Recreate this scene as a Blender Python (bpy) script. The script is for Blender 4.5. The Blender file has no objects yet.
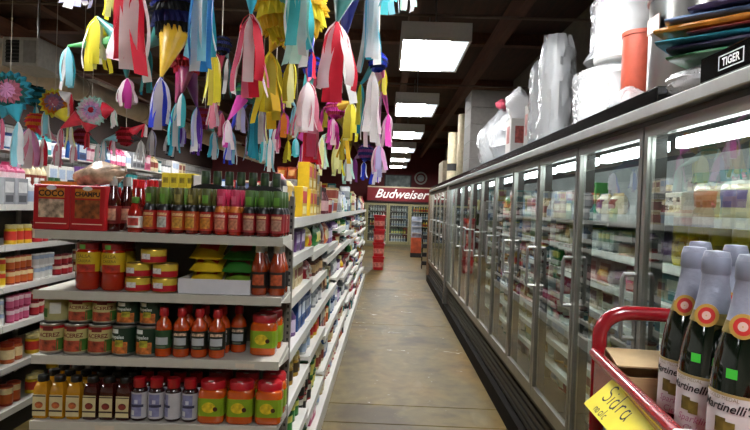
import bpy, math, random
from mathutils import Matrix, Vector
random.seed(7)
PI = math.pi
SC = bpy.context.scene
COL = SC.collection

# ---------------------------------------------------------------- camera
F = 600.0                       # focal length in pixels for a 750 x 430 frame
CAMZ = 1.55
VPX, VPY = 386.0, 207.0         # where the aisle direction (+Y) meets the picture
ROLL = math.radians(2.1)
d_y = Vector(((VPX - 375) / F, (215 - VPY) / F, -1)).normalized()
d_x = Vector((math.cos(ROLL), -math.sin(ROLL), 0))
d_x = (d_x - d_y * d_x.dot(d_y)).normalized()
d_z = d_x.cross(d_y)
W2C = Matrix((d_x, d_y, d_z)).transposed()
C2W = W2C.inverted()
cam_d = bpy.data.cameras.new('camera'); cam = bpy.data.objects.new('camera', cam_d); COL.objects.link(cam)
cam_d.sensor_width = 36.0; cam_d.lens = 36.0 * F / 750.0; cam_d.clip_start = 0.02; cam_d.clip_end = 100
cam.matrix_world = Matrix.Translation((0, 0, CAMZ)) @ C2W.to_4x4()
SC.camera = cam

def at(px, py, D):
    """point at distance D down the aisle seen at picture position px, py"""
    v = C2W @ Vector(((px - 375) / F, (215 - py) / F, -1))
    t = D / v.y
    return Vector((v.x * t, D, CAMZ + v.z * t))

# ---------------------------------------------------------------- world, view
w = bpy.data.worlds.new('world'); SC.world = w; w.use_nodes = True
w.node_tree.nodes['Background'].inputs[0].default_value = (0.9, 0.95, 1, 1)
w.node_tree.nodes['Background'].inputs[1].default_value = 0.05
SC.view_settings.view_transform = 'Standard'; SC.view_settings.look = 'None'
SC.view_settings.gamma = 1.0; SC.view_settings.use_curve_mapping = False
SC.view_settings.exposure = 0.3
LAMP = 36.0                      # emission of the ceiling lamps' diffusers
CASE_LAMP = 13.0                  # emission of the tubes in the freezer cases
SC.cycles.max_bounces = 8; SC.cycles.transparent_max_bounces = 24
SC.cycles.caustics_reflective = False; SC.cycles.caustics_refractive = False

# ---------------------------------------------------------------- materials
def lin(c):
    c = c.lstrip('#'); r = []
    for i in (0, 2, 4):
        s = int(c[i:i + 2], 16) / 255.0
        r.append(s / 12.92 if s <= .04045 else ((s + .055) / 1.055) ** 2.4)
    return r
MATS = {}
def M(col, rough=.5, metal=0.0, var=.12, scale=25, bump=0.0, emit=0.0, trans=0.0, coat=0.0, stretch=None):
    """procedural material: colour with fine noise variation, keyed by its settings"""
    key = (col, rough, metal, var, scale, bump, emit, trans, coat, stretch)
    if key in MATS: return MATS[key]
    m = bpy.data.materials.new('surface_' + col.strip('#')); m.use_nodes = True
    nt = m.node_tree; b = nt.nodes['Principled BSDF']; out = nt.nodes['Material Output']
    c = lin(col)
    tc = nt.nodes.new('ShaderNodeTexCoord'); mp = nt.nodes.new('ShaderNodeMapping')
    if stretch: mp.inputs['Scale'].default_value = stretch
    nz = nt.nodes.new('ShaderNodeTexNoise'); nz.inputs['Scale'].default_value = scale; nz.inputs['Detail'].default_value = 4
    nt.links.new(tc.outputs['Object'], mp.inputs[0]); nt.links.new(mp.outputs[0], nz.inputs['Vector'])
    rp = nt.nodes.new('ShaderNodeValToRGB')
    rp.color_ramp.elements[0].position = .3; rp.color_ramp.elements[1].position = .7
    rp.color_ramp.elements[0].color = [max(0, x * (1 - var)) for x in c] + [1]
    rp.color_ramp.elements[1].color = [min(1, x * (1 + var)) for x in c] + [1]
    nt.links.new(nz.outputs['Fac'], rp.inputs[0]); nt.links.new(rp.outputs[0], b.inputs['Base Color'])
    b.inputs['Roughness'].default_value = rough; b.inputs['Metallic'].default_value = metal
    if coat: b.inputs['Coat Weight'].default_value = coat; b.inputs['Coat Roughness'].default_value = .08
    if emit:
        nt.links.new(rp.outputs[0], b.inputs['Emission Color']); b.inputs['Emission Strength'].default_value = emit
    if bump:
        bp = nt.nodes.new('ShaderNodeBump'); bp.inputs['Strength'].default_value = bump; bp.inputs['Distance'].default_value = .01
        nt.links.new(nz.outputs['Fac'], bp.inputs['Height']); nt.links.new(bp.outputs[0], b.inputs['Normal'])
    if trans:
        tl = nt.nodes.new('ShaderNodeBsdfTranslucent'); mx = nt.nodes.new('ShaderNodeMixShader')
        nt.links.new(rp.outputs[0], tl.inputs[0]); mx.inputs[0].default_value = trans
        nt.links.new(b.outputs[0], mx.inputs[1]); nt.links.new(tl.outputs[0], mx.inputs[2]); nt.links.new(mx.outputs[0], out.inputs[0])
    MATS[key] = m
    return m
def glossy_mix(name, tint, ior, rough, body=None, bodyfac=0.0, bump=0.0, bscale=20):
    """clear sheet: see-through with a mirror share after Fresnel, and some milky body"""
    m = bpy.data.materials.new(name); m.use_nodes = True; nt = m.node_tree; nt.nodes.clear()
    out = nt.nodes.new('ShaderNodeOutputMaterial'); tr = nt.nodes.new('ShaderNodeBsdfTransparent'); gl = nt.nodes.new('ShaderNodeBsdfGlossy')
    fr = nt.nodes.new('ShaderNodeFresnel'); mx = nt.nodes.new('ShaderNodeMixShader')
    tr.inputs[0].default_value = tint + (1,); gl.inputs['Roughness'].default_value = rough; gl.inputs[0].default_value = (1, 1, 1, 1)
    fr.inputs[0].default_value = ior
    geo = nt.nodes.new('ShaderNodeNewGeometry'); inv = nt.nodes.new('ShaderNodeMath'); inv.operation = 'SUBTRACT'; inv.inputs[0].default_value = 1
    mul = nt.nodes.new('ShaderNodeMath'); mul.operation = 'MULTIPLY'     # the sheet mirrors on its outer face only
    nt.links.new(geo.outputs['Backfacing'], inv.inputs[1]); nt.links.new(inv.outputs[0], mul.inputs[0]); nt.links.new(fr.outputs[0], mul.inputs[1])
    base = tr
    if body:
        df = nt.nodes.new('ShaderNodeBsdfDiffuse'); df.inputs[0].default_value = body + (1,)
        m2 = nt.nodes.new('ShaderNodeMixShader'); m2.inputs[0].default_value = bodyfac
        nt.links.new(tr.outputs[0], m2.inputs[1]); nt.links.new(df.outputs[0], m2.inputs[2]); base = m2
    nt.links.new(mul.outputs[0], mx.inputs[0]); nt.links.new(base.outputs[0], mx.inputs[1]); nt.links.new(gl.outputs[0], mx.inputs[2])
    if bump:
        tc = nt.nodes.new('ShaderNodeTexCoord')
        nz = nt.nodes.new('ShaderNodeTexNoise'); nz.inputs['Scale'].default_value = bscale; nz.inputs['Detail'].default_value = 5
        nz.inputs['Distortion'].default_value = 1.5
        bp = nt.nodes.new('ShaderNodeBump'); bp.inputs['Strength'].default_value = bump; bp.inputs['Distance'].default_value = .02
        nt.links.new(tc.outputs['Object'], nz.inputs['Vector']); nt.links.new(nz.outputs['Fac'], bp.inputs['Height'])
        for n in (gl, fr): nt.links.new(bp.outputs[0], n.inputs['Normal'])
    nt.links.new(mx.outputs[0], out.inputs[0])
    return m
def emitter(name, col, s):
    m = bpy.data.materials.new(name); m.use_nodes = True; nt = m.node_tree
    b = nt.nodes['Principled BSDF']; c = lin(col)
    b.inputs['Base Color'].default_value = c + [1]; b.inputs['Emission Color'].default_value = c + [1]; b.inputs['Emission Strength'].default_value = s
    return m
GLASS = glossy_mix('door_glass', (.88, .92, .9), 2.5, .01)
WRAP = glossy_mix('plastic_wrap', (.93, .94, .95), 1.5, .12, (.85, .87, .9), .32, .9, 14)
WRAP2 = glossy_mix('plastic_bag_white', (.9, .9, .92), 1.5, .15, (.9, .9, .92), .75, 1.0, 22)
STEEL = M('#8f8e8a', .32, 1.0, .08, 6, stretch=(1, .2, 1))
ALU = M('#b9b9b6', .38, 1.0, .1, 8)
BLACK = M('#060606', .14, 0, .1)
BLACK.node_tree.nodes['Principled BSDF'].inputs['Specular IOR Level'].default_value = .4
SHELFW = M('#cfccc4', .45, 0, .05, 6)
SHELFD = M('#b5b0a6', .5, 0, .06, 6)
CHAN = M('#d5d3cc', .35, 0, .05, 9)
RED = M('#8c0c18', .25, 0, .08, coat=.6)

# ---------------------------------------------------------------- mesh tools
class MB:
    def __init__(s): s.v, s.f, s.m = [], [], []
    def add(s, vs, fs, mi=0):
        o = len(s.v); s.v += [tuple(p) for p in vs]
        for f in fs: s.f.append(tuple(i + o for i in f)); s.m.append(mi)
        return s
    def box(s, x0, x1, y0, y1, z0, z1, mi=0):
        return s.add([(x0, y0, z0), (x1, y0, z0), (x1, y1, z0), (x0, y1, z0), (x0, y0, z1), (x1, y0, z1), (x1, y1, z1), (x0, y1, z1)],
                     [(3, 2, 1, 0), (4, 5, 6, 7), (0, 1, 5, 4), (1, 2, 6, 5), (2, 3, 7, 6), (3, 0, 4, 7)], mi)
    def bbox(s, x0, x1, y0, y1, z0, z1, b=.004, mi=0):
        """box with chamfered edges"""
        xs, ys, zs = (x0, x1), (y0, y1), (z0, z1); V = []; idx = {}
        for i in (0, 1):
            for j in (0, 1):
                for k in (0, 1):
                    sx, sy, sz = (1, -1)[i] * b, (1, -1)[j] * b, (1, -1)[k] * b
                    x, y, z = xs[i], ys[j], zs[k]
                    for a, p in enumerate(((x, y + sy, z + sz), (x + sx, y, z + sz), (x + sx, y + sy, z))):
                        idx[i, j, k, a] = len(V); V.append(p)
        Fc = []
        for i in (0, 1): Fc.append([idx[i, j, k, 0] for j, k in ((0, 0), (1, 0), (1, 1), (0, 1))])
        for j in (0, 1): Fc.append([idx[i, j, k, 1] for i, k in ((0, 0), (1, 0), (1, 1), (0, 1))])
        for k in (0, 1): Fc.append([idx[i, j, k, 2] for i, j in ((0, 0), (1, 0), (1, 1), (0, 1))])
        for j in (0, 1):
            for k in (0, 1): Fc.append([idx[0, j, k, 1], idx[1, j, k, 1], idx[1, j, k, 2], idx[0, j, k, 2]])
        for i in (0, 1):
            for k in (0, 1): Fc.append([idx[i, 0, k, 0], idx[i, 1, k, 0], idx[i, 1, k, 2], idx[i, 0, k, 2]])
        for i in (0, 1):
            for j in (0, 1): Fc.append([idx[i, j, 0, 0], idx[i, j, 1, 0], idx[i, j, 1, 1], idx[i, j, 0, 1]])
        for i in (0, 1):
            for j in (0, 1):
                for k in (0, 1): Fc.append([idx[i, j, k, a] for a in range(3)])
        return s.add(V, Fc, mi)
    def lathe(s, prof, seg=16, mi=0, c=(0, 0), sq=0.0, sy=1.0, mis=None, cap=True):
        """profile of (radius, height); sq squares the section, mis gives each band its own material"""
        V = []; n = len(prof)
        for r, z in prof:
            for k in range(seg):
                a = 2 * PI * (k + .5) / seg; ca, sa = math.cos(a), math.sin(a)
                if sq:
                    e = max(abs(ca), abs(sa)); q = (1 - sq) + sq / e
                else: q = 1
                V.append((c[0] + r * ca * q, c[1] + r * sa * q * sy, z))
        o = len(s.v); s.v += V
        for i in range(n - 1):
            for k in range(seg):
                k2 = (k + 1) % seg
                s.f.append((o + i * seg + k, o + i * seg + k2, o + (i + 1) * seg + k2, o + (i + 1) * seg + k)); s.m.append(mis[i] if mis else mi)
        if cap:
            s.f.append(tuple(o + k for k in range(seg))[::-1]); s.m.append(mis[0] if mis else mi)
            s.f.append(tuple(o + (n - 1) * seg + k for k in range(seg))); s.m.append(mis[-1] if mis else mi)
        return s
    def tube(s, pts, r, seg=8, mi=0):
        pts = [Vector(p) for p in pts]; V = []; n = len(pts); up = None
        for i, p in enumerate(pts):
            t = (pts[min(i + 1, n - 1)] - pts[max(i - 1, 0)]).normalized()
            if up is None: up = t.orthogonal().normalized()
            else:
                up = (up - t * up.dot(t))
                up = up.normalized() if up.length > 1e-6 else t.orthogonal().normalized()
            sd = t.cross(up); rr = r[i] if isinstance(r, (list, tuple)) else r
            for k in range(seg):
                a = 2 * PI * k / seg; V.append(p + (up * math.cos(a) + sd * math.sin(a)) * rr)
        Fc = [(i * seg + k, i * seg + (k + 1) % seg, (i + 1) * seg + (k + 1) % seg, (i + 1) * seg + k) for i in range(n - 1) for k in range(seg)]
        Fc += [tuple(range(seg))[::-1], tuple((n - 1) * seg + k for k in range(seg))]
        return s.add(V, Fc, mi)
    def patch(s, r, z0, z1, a0, a1, n=6, mi=0, c=(0, 0)):
        """curved label on a cylinder; angle 0 looks to -Y"""
        V = []
        for i in range(n + 1):
            a = a0 + (a1 - a0) * i / n
            for z in (z0, z1): V.append((c[0] + r * math.sin(a), c[1] - r * math.cos(a), z))
        return s.add(V, [(2 * i, 2 * i + 2, 2 * i + 3, 2 * i + 1) for i in range(n)], mi)
    def mesh(s, name, mats, smooth=True):
        me = bpy.data.meshes.new(name); me.from_pydata(s.v, [], s.f)
        for m in (mats if isinstance(mats, (list, tuple)) else [mats]): me.materials.append(m)
        me.polygons.foreach_set('material_index', s.m)
        me.update()
        if smooth:
            me.polygons.foreach_set('use_smooth', [True] * len(me.polygons))
            me.set_sharp_from_angle(angle=math.radians(38))
        return me
def obj(name, me, parent=None, loc=(0, 0, 0), rot=(0, 0, 0), scale=None):
    o = bpy.data.objects.new(name, me); COL.objects.link(o)
    if parent: o.parent = parent
    o.location = loc; o.rotation_euler = rot
    if scale: o.scale = scale if isinstance(scale, (tuple, list, Vector)) else (scale,) * 3
    return o
def tag(o, label, cat, group=None):
    o['label'] = label; o['category'] = cat
    if group: o['group'] = group
    return o
def thing(name, label, cat, loc=(0, 0, 0), rot=(0, 0, 0), group=None, scale=None):
    o = obj(name, None, None, loc, rot, scale); o.empty_display_size = .05
    return tag(o, label, cat, group)
def struct(name, me, **k):
    o = obj(name, me, **k)
    if not k.get('parent'): o['kind'] = 'structure'
    return o
def bx(x0, x1, y0, y1, z0, z1, mat, name='box', b=0):
    m = MB(); (m.bbox(x0, x1, y0, y1, z0, z1, b) if b else m.box(x0, x1, y0, y1, z0, z1))
    return m.mesh(name, mat, False)
TXT = {}
def text_verts(body, size, shear=0.0, bold=0.0):
    key = (body, size, shear, bold)
    if key not in TXT:
        cu = bpy.data.curves.new('lettering', 'FONT'); cu.body = body; cu.size = size; cu.shear = shear; cu.offset = bold
        cu.align_x = 'CENTER'; cu.align_y = 'CENTER'; cu.resolution_u = 3
        o = bpy.data.objects.new('lettering', cu); COL.objects.link(o)
        dg = bpy.context.evaluated_depsgraph_get(); me = bpy.data.meshes.new_from_object(o.evaluated_get(dg))
        TXT[key] = ([tuple(v.co) for v in me.vertices], [tuple(p.vertices) for p in me.polygons])
        bpy.data.objects.remove(o); bpy.data.meshes.remove(me); bpy.data.curves.remove(cu)
    return TXT[key]
def text_front(body, size, mat, x, y, z, shear=0.0, bold=0.0):
    """lettering on a plane that faces -Y"""
    v, f = text_verts(body, size, shear, bold)
    m = MB().add([(x + p[0], y, z + p[1]) for p in v], f)
    return m.mesh('lettering', mat, False)
def text_round(body, size, mat, r, z, ang=0.0, shear=0.0, bold=0.0):
    """lettering wrapped round a cylinder, centred at angle ang from -Y"""
    v, f = text_verts(body, size, shear, bold)
    m = MB().add([(r * math.sin(ang + p[0] / r), -r * math.cos(ang + p[0] / r), z + p[1]) for p in v], f)
    return m.mesh('lettering', mat, False)
def strokes(lines, width):
    """flat pen strokes in the XY plane"""
    m = MB()
    for ln in lines:
        P = [Vector((a, b)) for a, b in ln]; V = []
        for i, p in enumerate(P):
            t = (P[min(i + 1, len(P) - 1)] - P[max(i - 1, 0)]).normalized(); n = Vector((-t.y, t.x)) * width / 2
            V += [(p.x + n.x, p.y + n.y, 0), (p.x - n.x, p.y - n.y, 0)]
        m.add(V, [(2 * i, 2 * i + 1, 2 * i + 3, 2 * i + 2) for i in range(len(P) - 1)])
    return m

# ================================================================ the building
def floor_mat():
    m = bpy.data.materials.new('worn_floor'); m.use_nodes = True; nt = m.node_tree; b = nt.nodes['Principled BSDF']; L = nt.links.new
    tc = nt.nodes.new('ShaderNodeTexCoord')
    def noise(scale, detail, dist=0, st=None):
        n = nt.nodes.new('ShaderNodeTexNoise'); n.inputs['Scale'].default_value = scale; n.inputs['Detail'].default_value = detail; n.inputs['Distortion'].default_value = dist
        mp = nt.nodes.new('ShaderNodeMapping')
        if st: mp.inputs['Scale'].default_value = st
        L(tc.outputs['Object'], mp.inputs[0]); L(mp.outputs[0], n.inputs['Vector']); return n
    def ramp(n, stops):
        r = nt.nodes.new('ShaderNodeValToRGB'); e = r.color_ramp.elements
        while len(e) < len(stops): e.new(.5)
        for i, (p, c) in enumerate(stops): e[i].position = p; e[i].color = lin(c) + [1] if isinstance(c, str) else (c, c, c, 1)
        L(n.outputs['Fac'], r.inputs[0]); return r
    def mix(a, bb, f, mode='MIX'):
        x = nt.nodes.new('ShaderNodeMix'); x.data_type = 'RGBA'; x.blend_type = mode
        L(a, x.inputs['A']); L(bb, x.inputs['B'])
        if isinstance(f, float): x.inputs['Factor'].default_value = f
        else: L(f, x.inputs['Factor'])
        return x.outputs['Result']
    big = ramp(noise(.9, 5, .6, (1.6, .6, 1)), [(.36, '#544a30'), (.5, '#6c5a2c'), (.66, '#7a5a1a')])
    fine = ramp(noise(9, 8, .4), [(.3, '#443922'), (.7, '#77663a')])
    c = mix(big.outputs[0], fine.outputs[0], .45)
    wear = ramp(noise(2.2, 8, 1.2, (1, .5, 1)), [(.60, 0.0), (.72, .55)])
    pale = nt.nodes.new('ShaderNodeRGB'); pale.outputs[0].default_value = lin('#847a5c') + [1]
    c = mix(c, pale.outputs[0], wear.outputs[0])
    scuff = ramp(noise(5.5, 9, 1.8, (1, 1.6, 1)), [(.68, 0.0), (.74, .7)])
    wht = nt.nodes.new('ShaderNodeRGB'); wht.outputs[0].default_value = lin('#d8d3c4') + [1]
    c = mix(c, wht.outputs[0], scuff.outputs[0])
    stain = ramp(noise(1.3, 9, .8), [(.34, .75), (.47, 0.0)])
    drk = nt.nodes.new('ShaderNodeRGB'); drk.outputs[0].default_value = lin('#3f3018') + [1]
    c = mix(c, drk.outputs[0], stain.outputs[0])
    L(c, b.inputs['Base Color']); b.inputs['Roughness'].default_value = .5; b.inputs['Specular IOR Level'].default_value = .22
    return m
FLOOR = floor_mat()
# concrete slabs with saw-cut joints between them
floor = struct('floor', bx(-7.2, 2.3, -4.2, 24.4, -.12, -.012, M('#2c271d', .9)))
ys = [-4.2, -.6, 1.6, 4.27, 4.68, 7.9, 11.2, 14.6, 18, 21.2, 24.4]
for i in range(len(ys) - 1):
    obj('floor_slab', bx(-7.2, 2.3, ys[i] + .006, ys[i + 1] - .006, -.012, 0, FLOOR, b=.003), floor)
WOOD = M('#3b2317', .75, 0, .35, 3, stretch=(6, .6, 6))
WOODB = M('#5a3826', .7, 0, .3, 4, stretch=(6, .5, 6))
struct('ceiling', bx(-7.2, 2.3, -4.2, 24.4, 4.0, 4.1, WOOD))
def brick_mat():
    m = bpy.data.materials.new('painted_block_wall'); m.use_nodes = True; nt = m.node_tree; b = nt.nodes['Principled BSDF']
    tc = nt.nodes.new('ShaderNodeTexCoord'); mp = nt.nodes.new('ShaderNodeMapping'); mp.inputs['Rotation'].default_value = (PI / 2, 0, PI / 2)
    br = nt.nodes.new('ShaderNodeTexBrick'); br.inputs['Scale'].default_value = 1.0
    br.inputs['Brick Width'].default_value = .4; br.inputs['Row Height'].default_value = .2; br.inputs['Mortar Size'].default_value = .012
    br.inputs['Color1'].default_value = lin('#a9a7a2') + [1]; br.inputs['Color2'].default_value = lin('#959490') + [1]; br.inputs['Mortar'].default_value = lin('#6f6c66') + [1]
    sx = nt.nodes.new('ShaderNodeSeparateXYZ'); cx = nt.nodes.new('ShaderNodeCombineXYZ')
    nt.links.new(tc.outputs['Object'], sx.inputs[0]); nt.links.new(sx.outputs['Y'], cx.inputs['X']); nt.links.new(sx.outputs['Z'], cx.inputs['Y'])
    nt.links.new(cx.outputs[0], br.inputs['Vector']); nt.links.new(br.outputs['Color'], b.inputs['Base Color']); b.inputs['Roughness'].default_value = .7
    bp = nt.nodes.new('ShaderNodeBump'); bp.inputs['Strength'].default_value = .6; bp.inputs['Distance'].default_value = .01; bp.invert = True
    nt.links.new(br.outputs['Fac'], bp.inputs['Height']); nt.links.new(bp.outputs[0], b.inputs['Normal'])
    return m
struct('wall_left', bx(-7.3, -7.2, -4.2, 24.4, 0, 4, brick_mat()))
struct('trim_40', bx(-7.195, -7.15, -4.2, 24.4, 2.85, 4.0, M('#2f1f18', .8, 0, .2, 3)))
struct('wall_right', bx(2.3, 2.4, -4.2, 24.4, 0, 4, M('#6b655c', .8, 0, .15, 4)))
struct('wall_front', bx(-7.2, 2.3, -4.3, -4.2, 0, 4, M('#b9b3a6', .8, 0, .1, 4)))
struct('wall_back', bx(-7.2, 2.3, 24.4, 24.5, 0, 4, M('#5b1214', .7, 0, .15, 4)))
n = 1
for X in (-6.4, -5.13, -3.86, -2.5, -1.13, .23, 1.33):
    struct('trim_%d' % n, bx(X - .05, X + .05, -4.2, 24.4, 3.6, 3.84, WOODB)); n += 1
for Y in (1.2, 5.0, 8.4, 11.4, 14.6, 17.8, 21):
    struct('trim_%d' % n, bx(-7.2, 2.3, Y - .07, Y + .07, 3.84, 4.0, WOODB)); n += 1
m = MB()
for i, (Y, Z) in enumerate(((3.2, 3.52), (6.1, 3.5), (9.5, 3.5))):
    t = MB().tube([(-7.1, Y, Z), (2.2, Y, Z)], .016, 8)
    tag(obj('ceiling_pipe', t.mesh('pipe', M('#6a5a4e', .5, .3))), ['thin steel pipe crossing under the dark roof before the first lamp', 'thin steel pipe crossing under the dark roof behind the first lamp', 'thin steel pipe crossing under the dark roof behind the second lamp'][i], 'pipe')

# ---------------------------------------------------------------- ceiling lamps
LENS = emitter('lamp_diffuser', '#ffffff', LAMP); LENS2 = emitter('lamp_side_diffuser', '#dfeaf2', LAMP * .03)
HOUS = M('#b5b1ab', .5, 0, .05)
def lamp_parts():
    h = MB(); w_, l, t = .31, 1.22, .16
    h.box(-w_, w_, 0, l, .02, t); h.box(-w_, -w_ + .02, 0, l, 0, .02); h.box(w_ - .02, w_, 0, l, 0, .02); h.box(-w_ + .02, w_ - .02, 0, .02, 0, .02); h.box(-w_ + .02, w_ - .02, l - .02, l, 0, .02)
    le = MB().box(-w_ + .021, .13, .021, l - .021, .006, .019)
    s2 = MB()
    for k in range(10):
        y = .021 + k * (l - .042) / 10; s2.box(.135, w_ - .021, y + .003, y + (l - .042) / 10 - .003, .008, .019)
    st = MB()
    for y in (.15, l - .15): st.tube([(0, y, t), (0, y, .57)], .006, 6)
    return [('housing', h.mesh('housing', HOUS, False)), ('diffuser', le.mesh('diffuser', LENS, False)), ('side_diffuser', s2.mesh('side_diffuser', LENS2, False)), ('hanger', st.mesh('hanger', STEEL))]
LP = lamp_parts()
def lamp(x, y, label, group, z=3.03):
    t = thing('ceiling_light', label, 'light', (x, y, z), group=group)
    for nme, me in LP: obj(nme, me, t, scale=(1, 1, (3.6 - z) / .57) if nme == 'hanger' else None)
for y, k in ((-1.2, 'eighth'), (2.02, 'seventh'), (5.3, 'sixth'), (8.55, 'fifth'), (11.75, 'fourth'), (15, 'third'), (18.2, 'second'), (21.4, 'first')):
    lamp(.39, y, 'boxy fluorescent ceiling light over the freezer aisle, %s from the drinks coolers' % k, 'lamps over the freezer aisle')
for y in (2.02,):  # unseen lamp, added to light the middle aisle
    lamp(-1.85, y, 'added unseen ceiling light over the aisle between the two shelving runs', 'added lamps over the middle aisle')
for y in (-2.2, 1.0, 4.25, 7.5, 10.75, 14, 17.2, 20.4):
    lamp(-5.6, y, 'boxy fluorescent ceiling light hanging high beyond the round air duct', 'lamps beyond the duct', 3.5)

# ---------------------------------------------------------------- duct and air outlet on the left
d = thing('air_duct', 'long round metal air duct hung under the dark roof', 'duct', (-4.6, 0, 3.13))
obj('pipe', MB().tube([(0, -1, 0), (0, 22, 0)], .17, 20).mesh('pipe', M('#dccab6', .55, 0, .12, 5)), d)
for y in (2.2, 4.4, 6.6, 8.8, 11, 13.2, 15.4, 17.6, 19.8): obj('collar', MB().tube([(0, y - .02, 0), (0, y + .02, 0)], .18, 20).mesh('collar', M('#b8a690', .5, 0)), d)
p = at(25, 52, 5.4)
d = thing('air_conditioner', 'grey box air conditioner with dark square outlet beside the round duct', 'air conditioner', (p.x, p.y, p.z))
obj('casing', bx(-.2, .14, -.02, .5, -.13, .13, M('#aaa69e', .5), b=.008), d)
obj('dark_outlet', bx(-.16, -.04, -.026, -.021, -.1, .1, M('#151515', .6)), d)
obj('grille', bx(0, .11, -.028, -.021, -.1, .1, M('#8d8a85', .5)), d)
for k in range(6): obj('louver', bx(-.16, -.04, -.034, -.026, -.09 + k * .033, -.082 + k * .033, M('#3a3835', .5)), d)
obj('bracket', MB().tube([(-.03, .25, .13), (-.03, .25, 4.0 - p.z)], .012, 6).mesh('bracket', STEEL), d)

# ================================================================ freezer cases
DX = .95            # plane of the doors
DW = .757           # door width
def freezer(y0, nd, label, post_mat, first_far):
    L = nd * DW
    t = thing('freezer_case', label, 'freezer', (DX, y0, 0))
    fr = M('#9b9a94', .34, 1.0, .1, 8) if not first_far else M('#8d867b', .36, 1.0, .1, 8)
    inside = M('#c4c9c6', .5, 0, .05, 5)
    b = MB(); b.box(.06, .95, 0, L, .12, .39); b.box(.03, .06, 0, L, .0, .12)
    obj('base', b.mesh('base', M('#262522', .5, .5, .2, 5), False), t)
    k = MB()
    for z in (.15, .20, .25, .30, .35): k.box(.012 + (z - .15) * .05, .06, 0, L, z, z + .03)
    obj('base_trim', k.mesh('base_trim', M('#3b3a37', .45, .7, .15), False), t)
    k = MB().box(-.03, .055, 0, L, 0, .13); KP = M('#15110c', .8, 0, .4, 6); KP.node_tree.nodes['Principled BSDF'].inputs['Specular IOR Level'].default_value = .1
    obj('kick_plate', k.mesh('kick_plate', KP, False), t)
    obj('back_panel', bx(.86, .95, 0, L, .39, 1.947, inside), t)
    obj('roof', bx(.02, .95, 0, L, 1.913, 1.947, M('#2a2a2a', .5)), t)
    for yy in (0.0, L - .03): obj('side_panel', bx(.02, .86, yy, yy + .03, .39, 1.913, inside), t)
    obj('top_rail', bx(-.035, .02, 0, L, 1.903, 1.947, ALU, b=.004), t)
    c0 = 0 if first_far else 2.12 - y0
    obj('canopy', bx(-.02, .02, c0, L, 1.948, 2.008, BLACK, b=.004), t)
    obj('top_shelf', bx(.021, .95, c0, L, 1.948, 1.978, M('#2e2d2c', .5)), t)
    obj('gap_strip', bx(.0, .02, 0, L, 1.88, 1.902, M('#141414', .5)), t)
    for z in (.56, .72, .88, 1.04, 1.20, 1.36, 1.55):
        s = MB().box(.17, .84, .035, L - .035, z - .018, z)
        sh = obj('wire_shelf', s.mesh('wire_shelf', M('#d8dad6', .4, 0, .04), False), t)
        obj('price_rail', bx(.155, .169, .035, L - .035, z - .03, z + .006, M('#e4e6e2', .35)), sh)
    tube = emitter('case_lamp', '#f4fbff', CASE_LAMP)
    glassme = bx(.006, .012, .036, DW - .036, .47, 1.84, GLASS)
    fm = MB()
    for a, c in ((.006, .036), (DW - .036, DW - .006)): fm.box(-.005, .025, a, c, .40, 1.88)
    for a, c in ((.40, .47), (1.84, 1.88)): fm.box(-.005, .025, .036, DW - .036, a, c)
    fm = fm.mesh('door_frame', fr, False)
    hm = MB().tube([(-.004, .03, 1.33), (-.045, .03, 1.33), (-.05, .03, 1.31), (-.05, .03, 1.11), (-.045, .03, 1.09), (-.004, .03, 1.09)], .009, 8).mesh('handle', ALU)
    gm = MB()
    gm.box(-.006, -.004, .004, .008, .40, 1.88)
    mull = bx(.026, .07, -.03, .03, .39, 1.91, M('#33332f', .5, .3))
    lampm = MB().box(.085, .12, .06, DW - .06, 1.80, 1.838).mesh('case_lamp', tube, False)
    for i in range(nd):
        dr = obj('door', fm, t, (0, i * DW, 0))
        obj('glass_pane', glassme, dr); obj('handle', hm, dr)
        if i: obj('mullion', mull, t, (0, i * DW, 0))
        obj('case_lamp', lampm, t, (0, i * DW, 0))
    for yy in (0, L): obj('end_post', bx(-.04, .03, yy - .02 if yy else 0, yy if yy else .02, .13, 1.902, post_mat), t)
    return t
Y1 = 2.244 - 3 * DW
freezer(Y1, 12, 'long steel glass-door freezer case with the pots and bags on top', M('#8d8b86', .35, 1.0), False)
Y2 = Y1 + 12 * DW + .03
freezer(Y2, 5, 'shorter glass-door freezer case with brownish end posts beyond the long one', M('#8a6f58', .4, .6), True)

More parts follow.
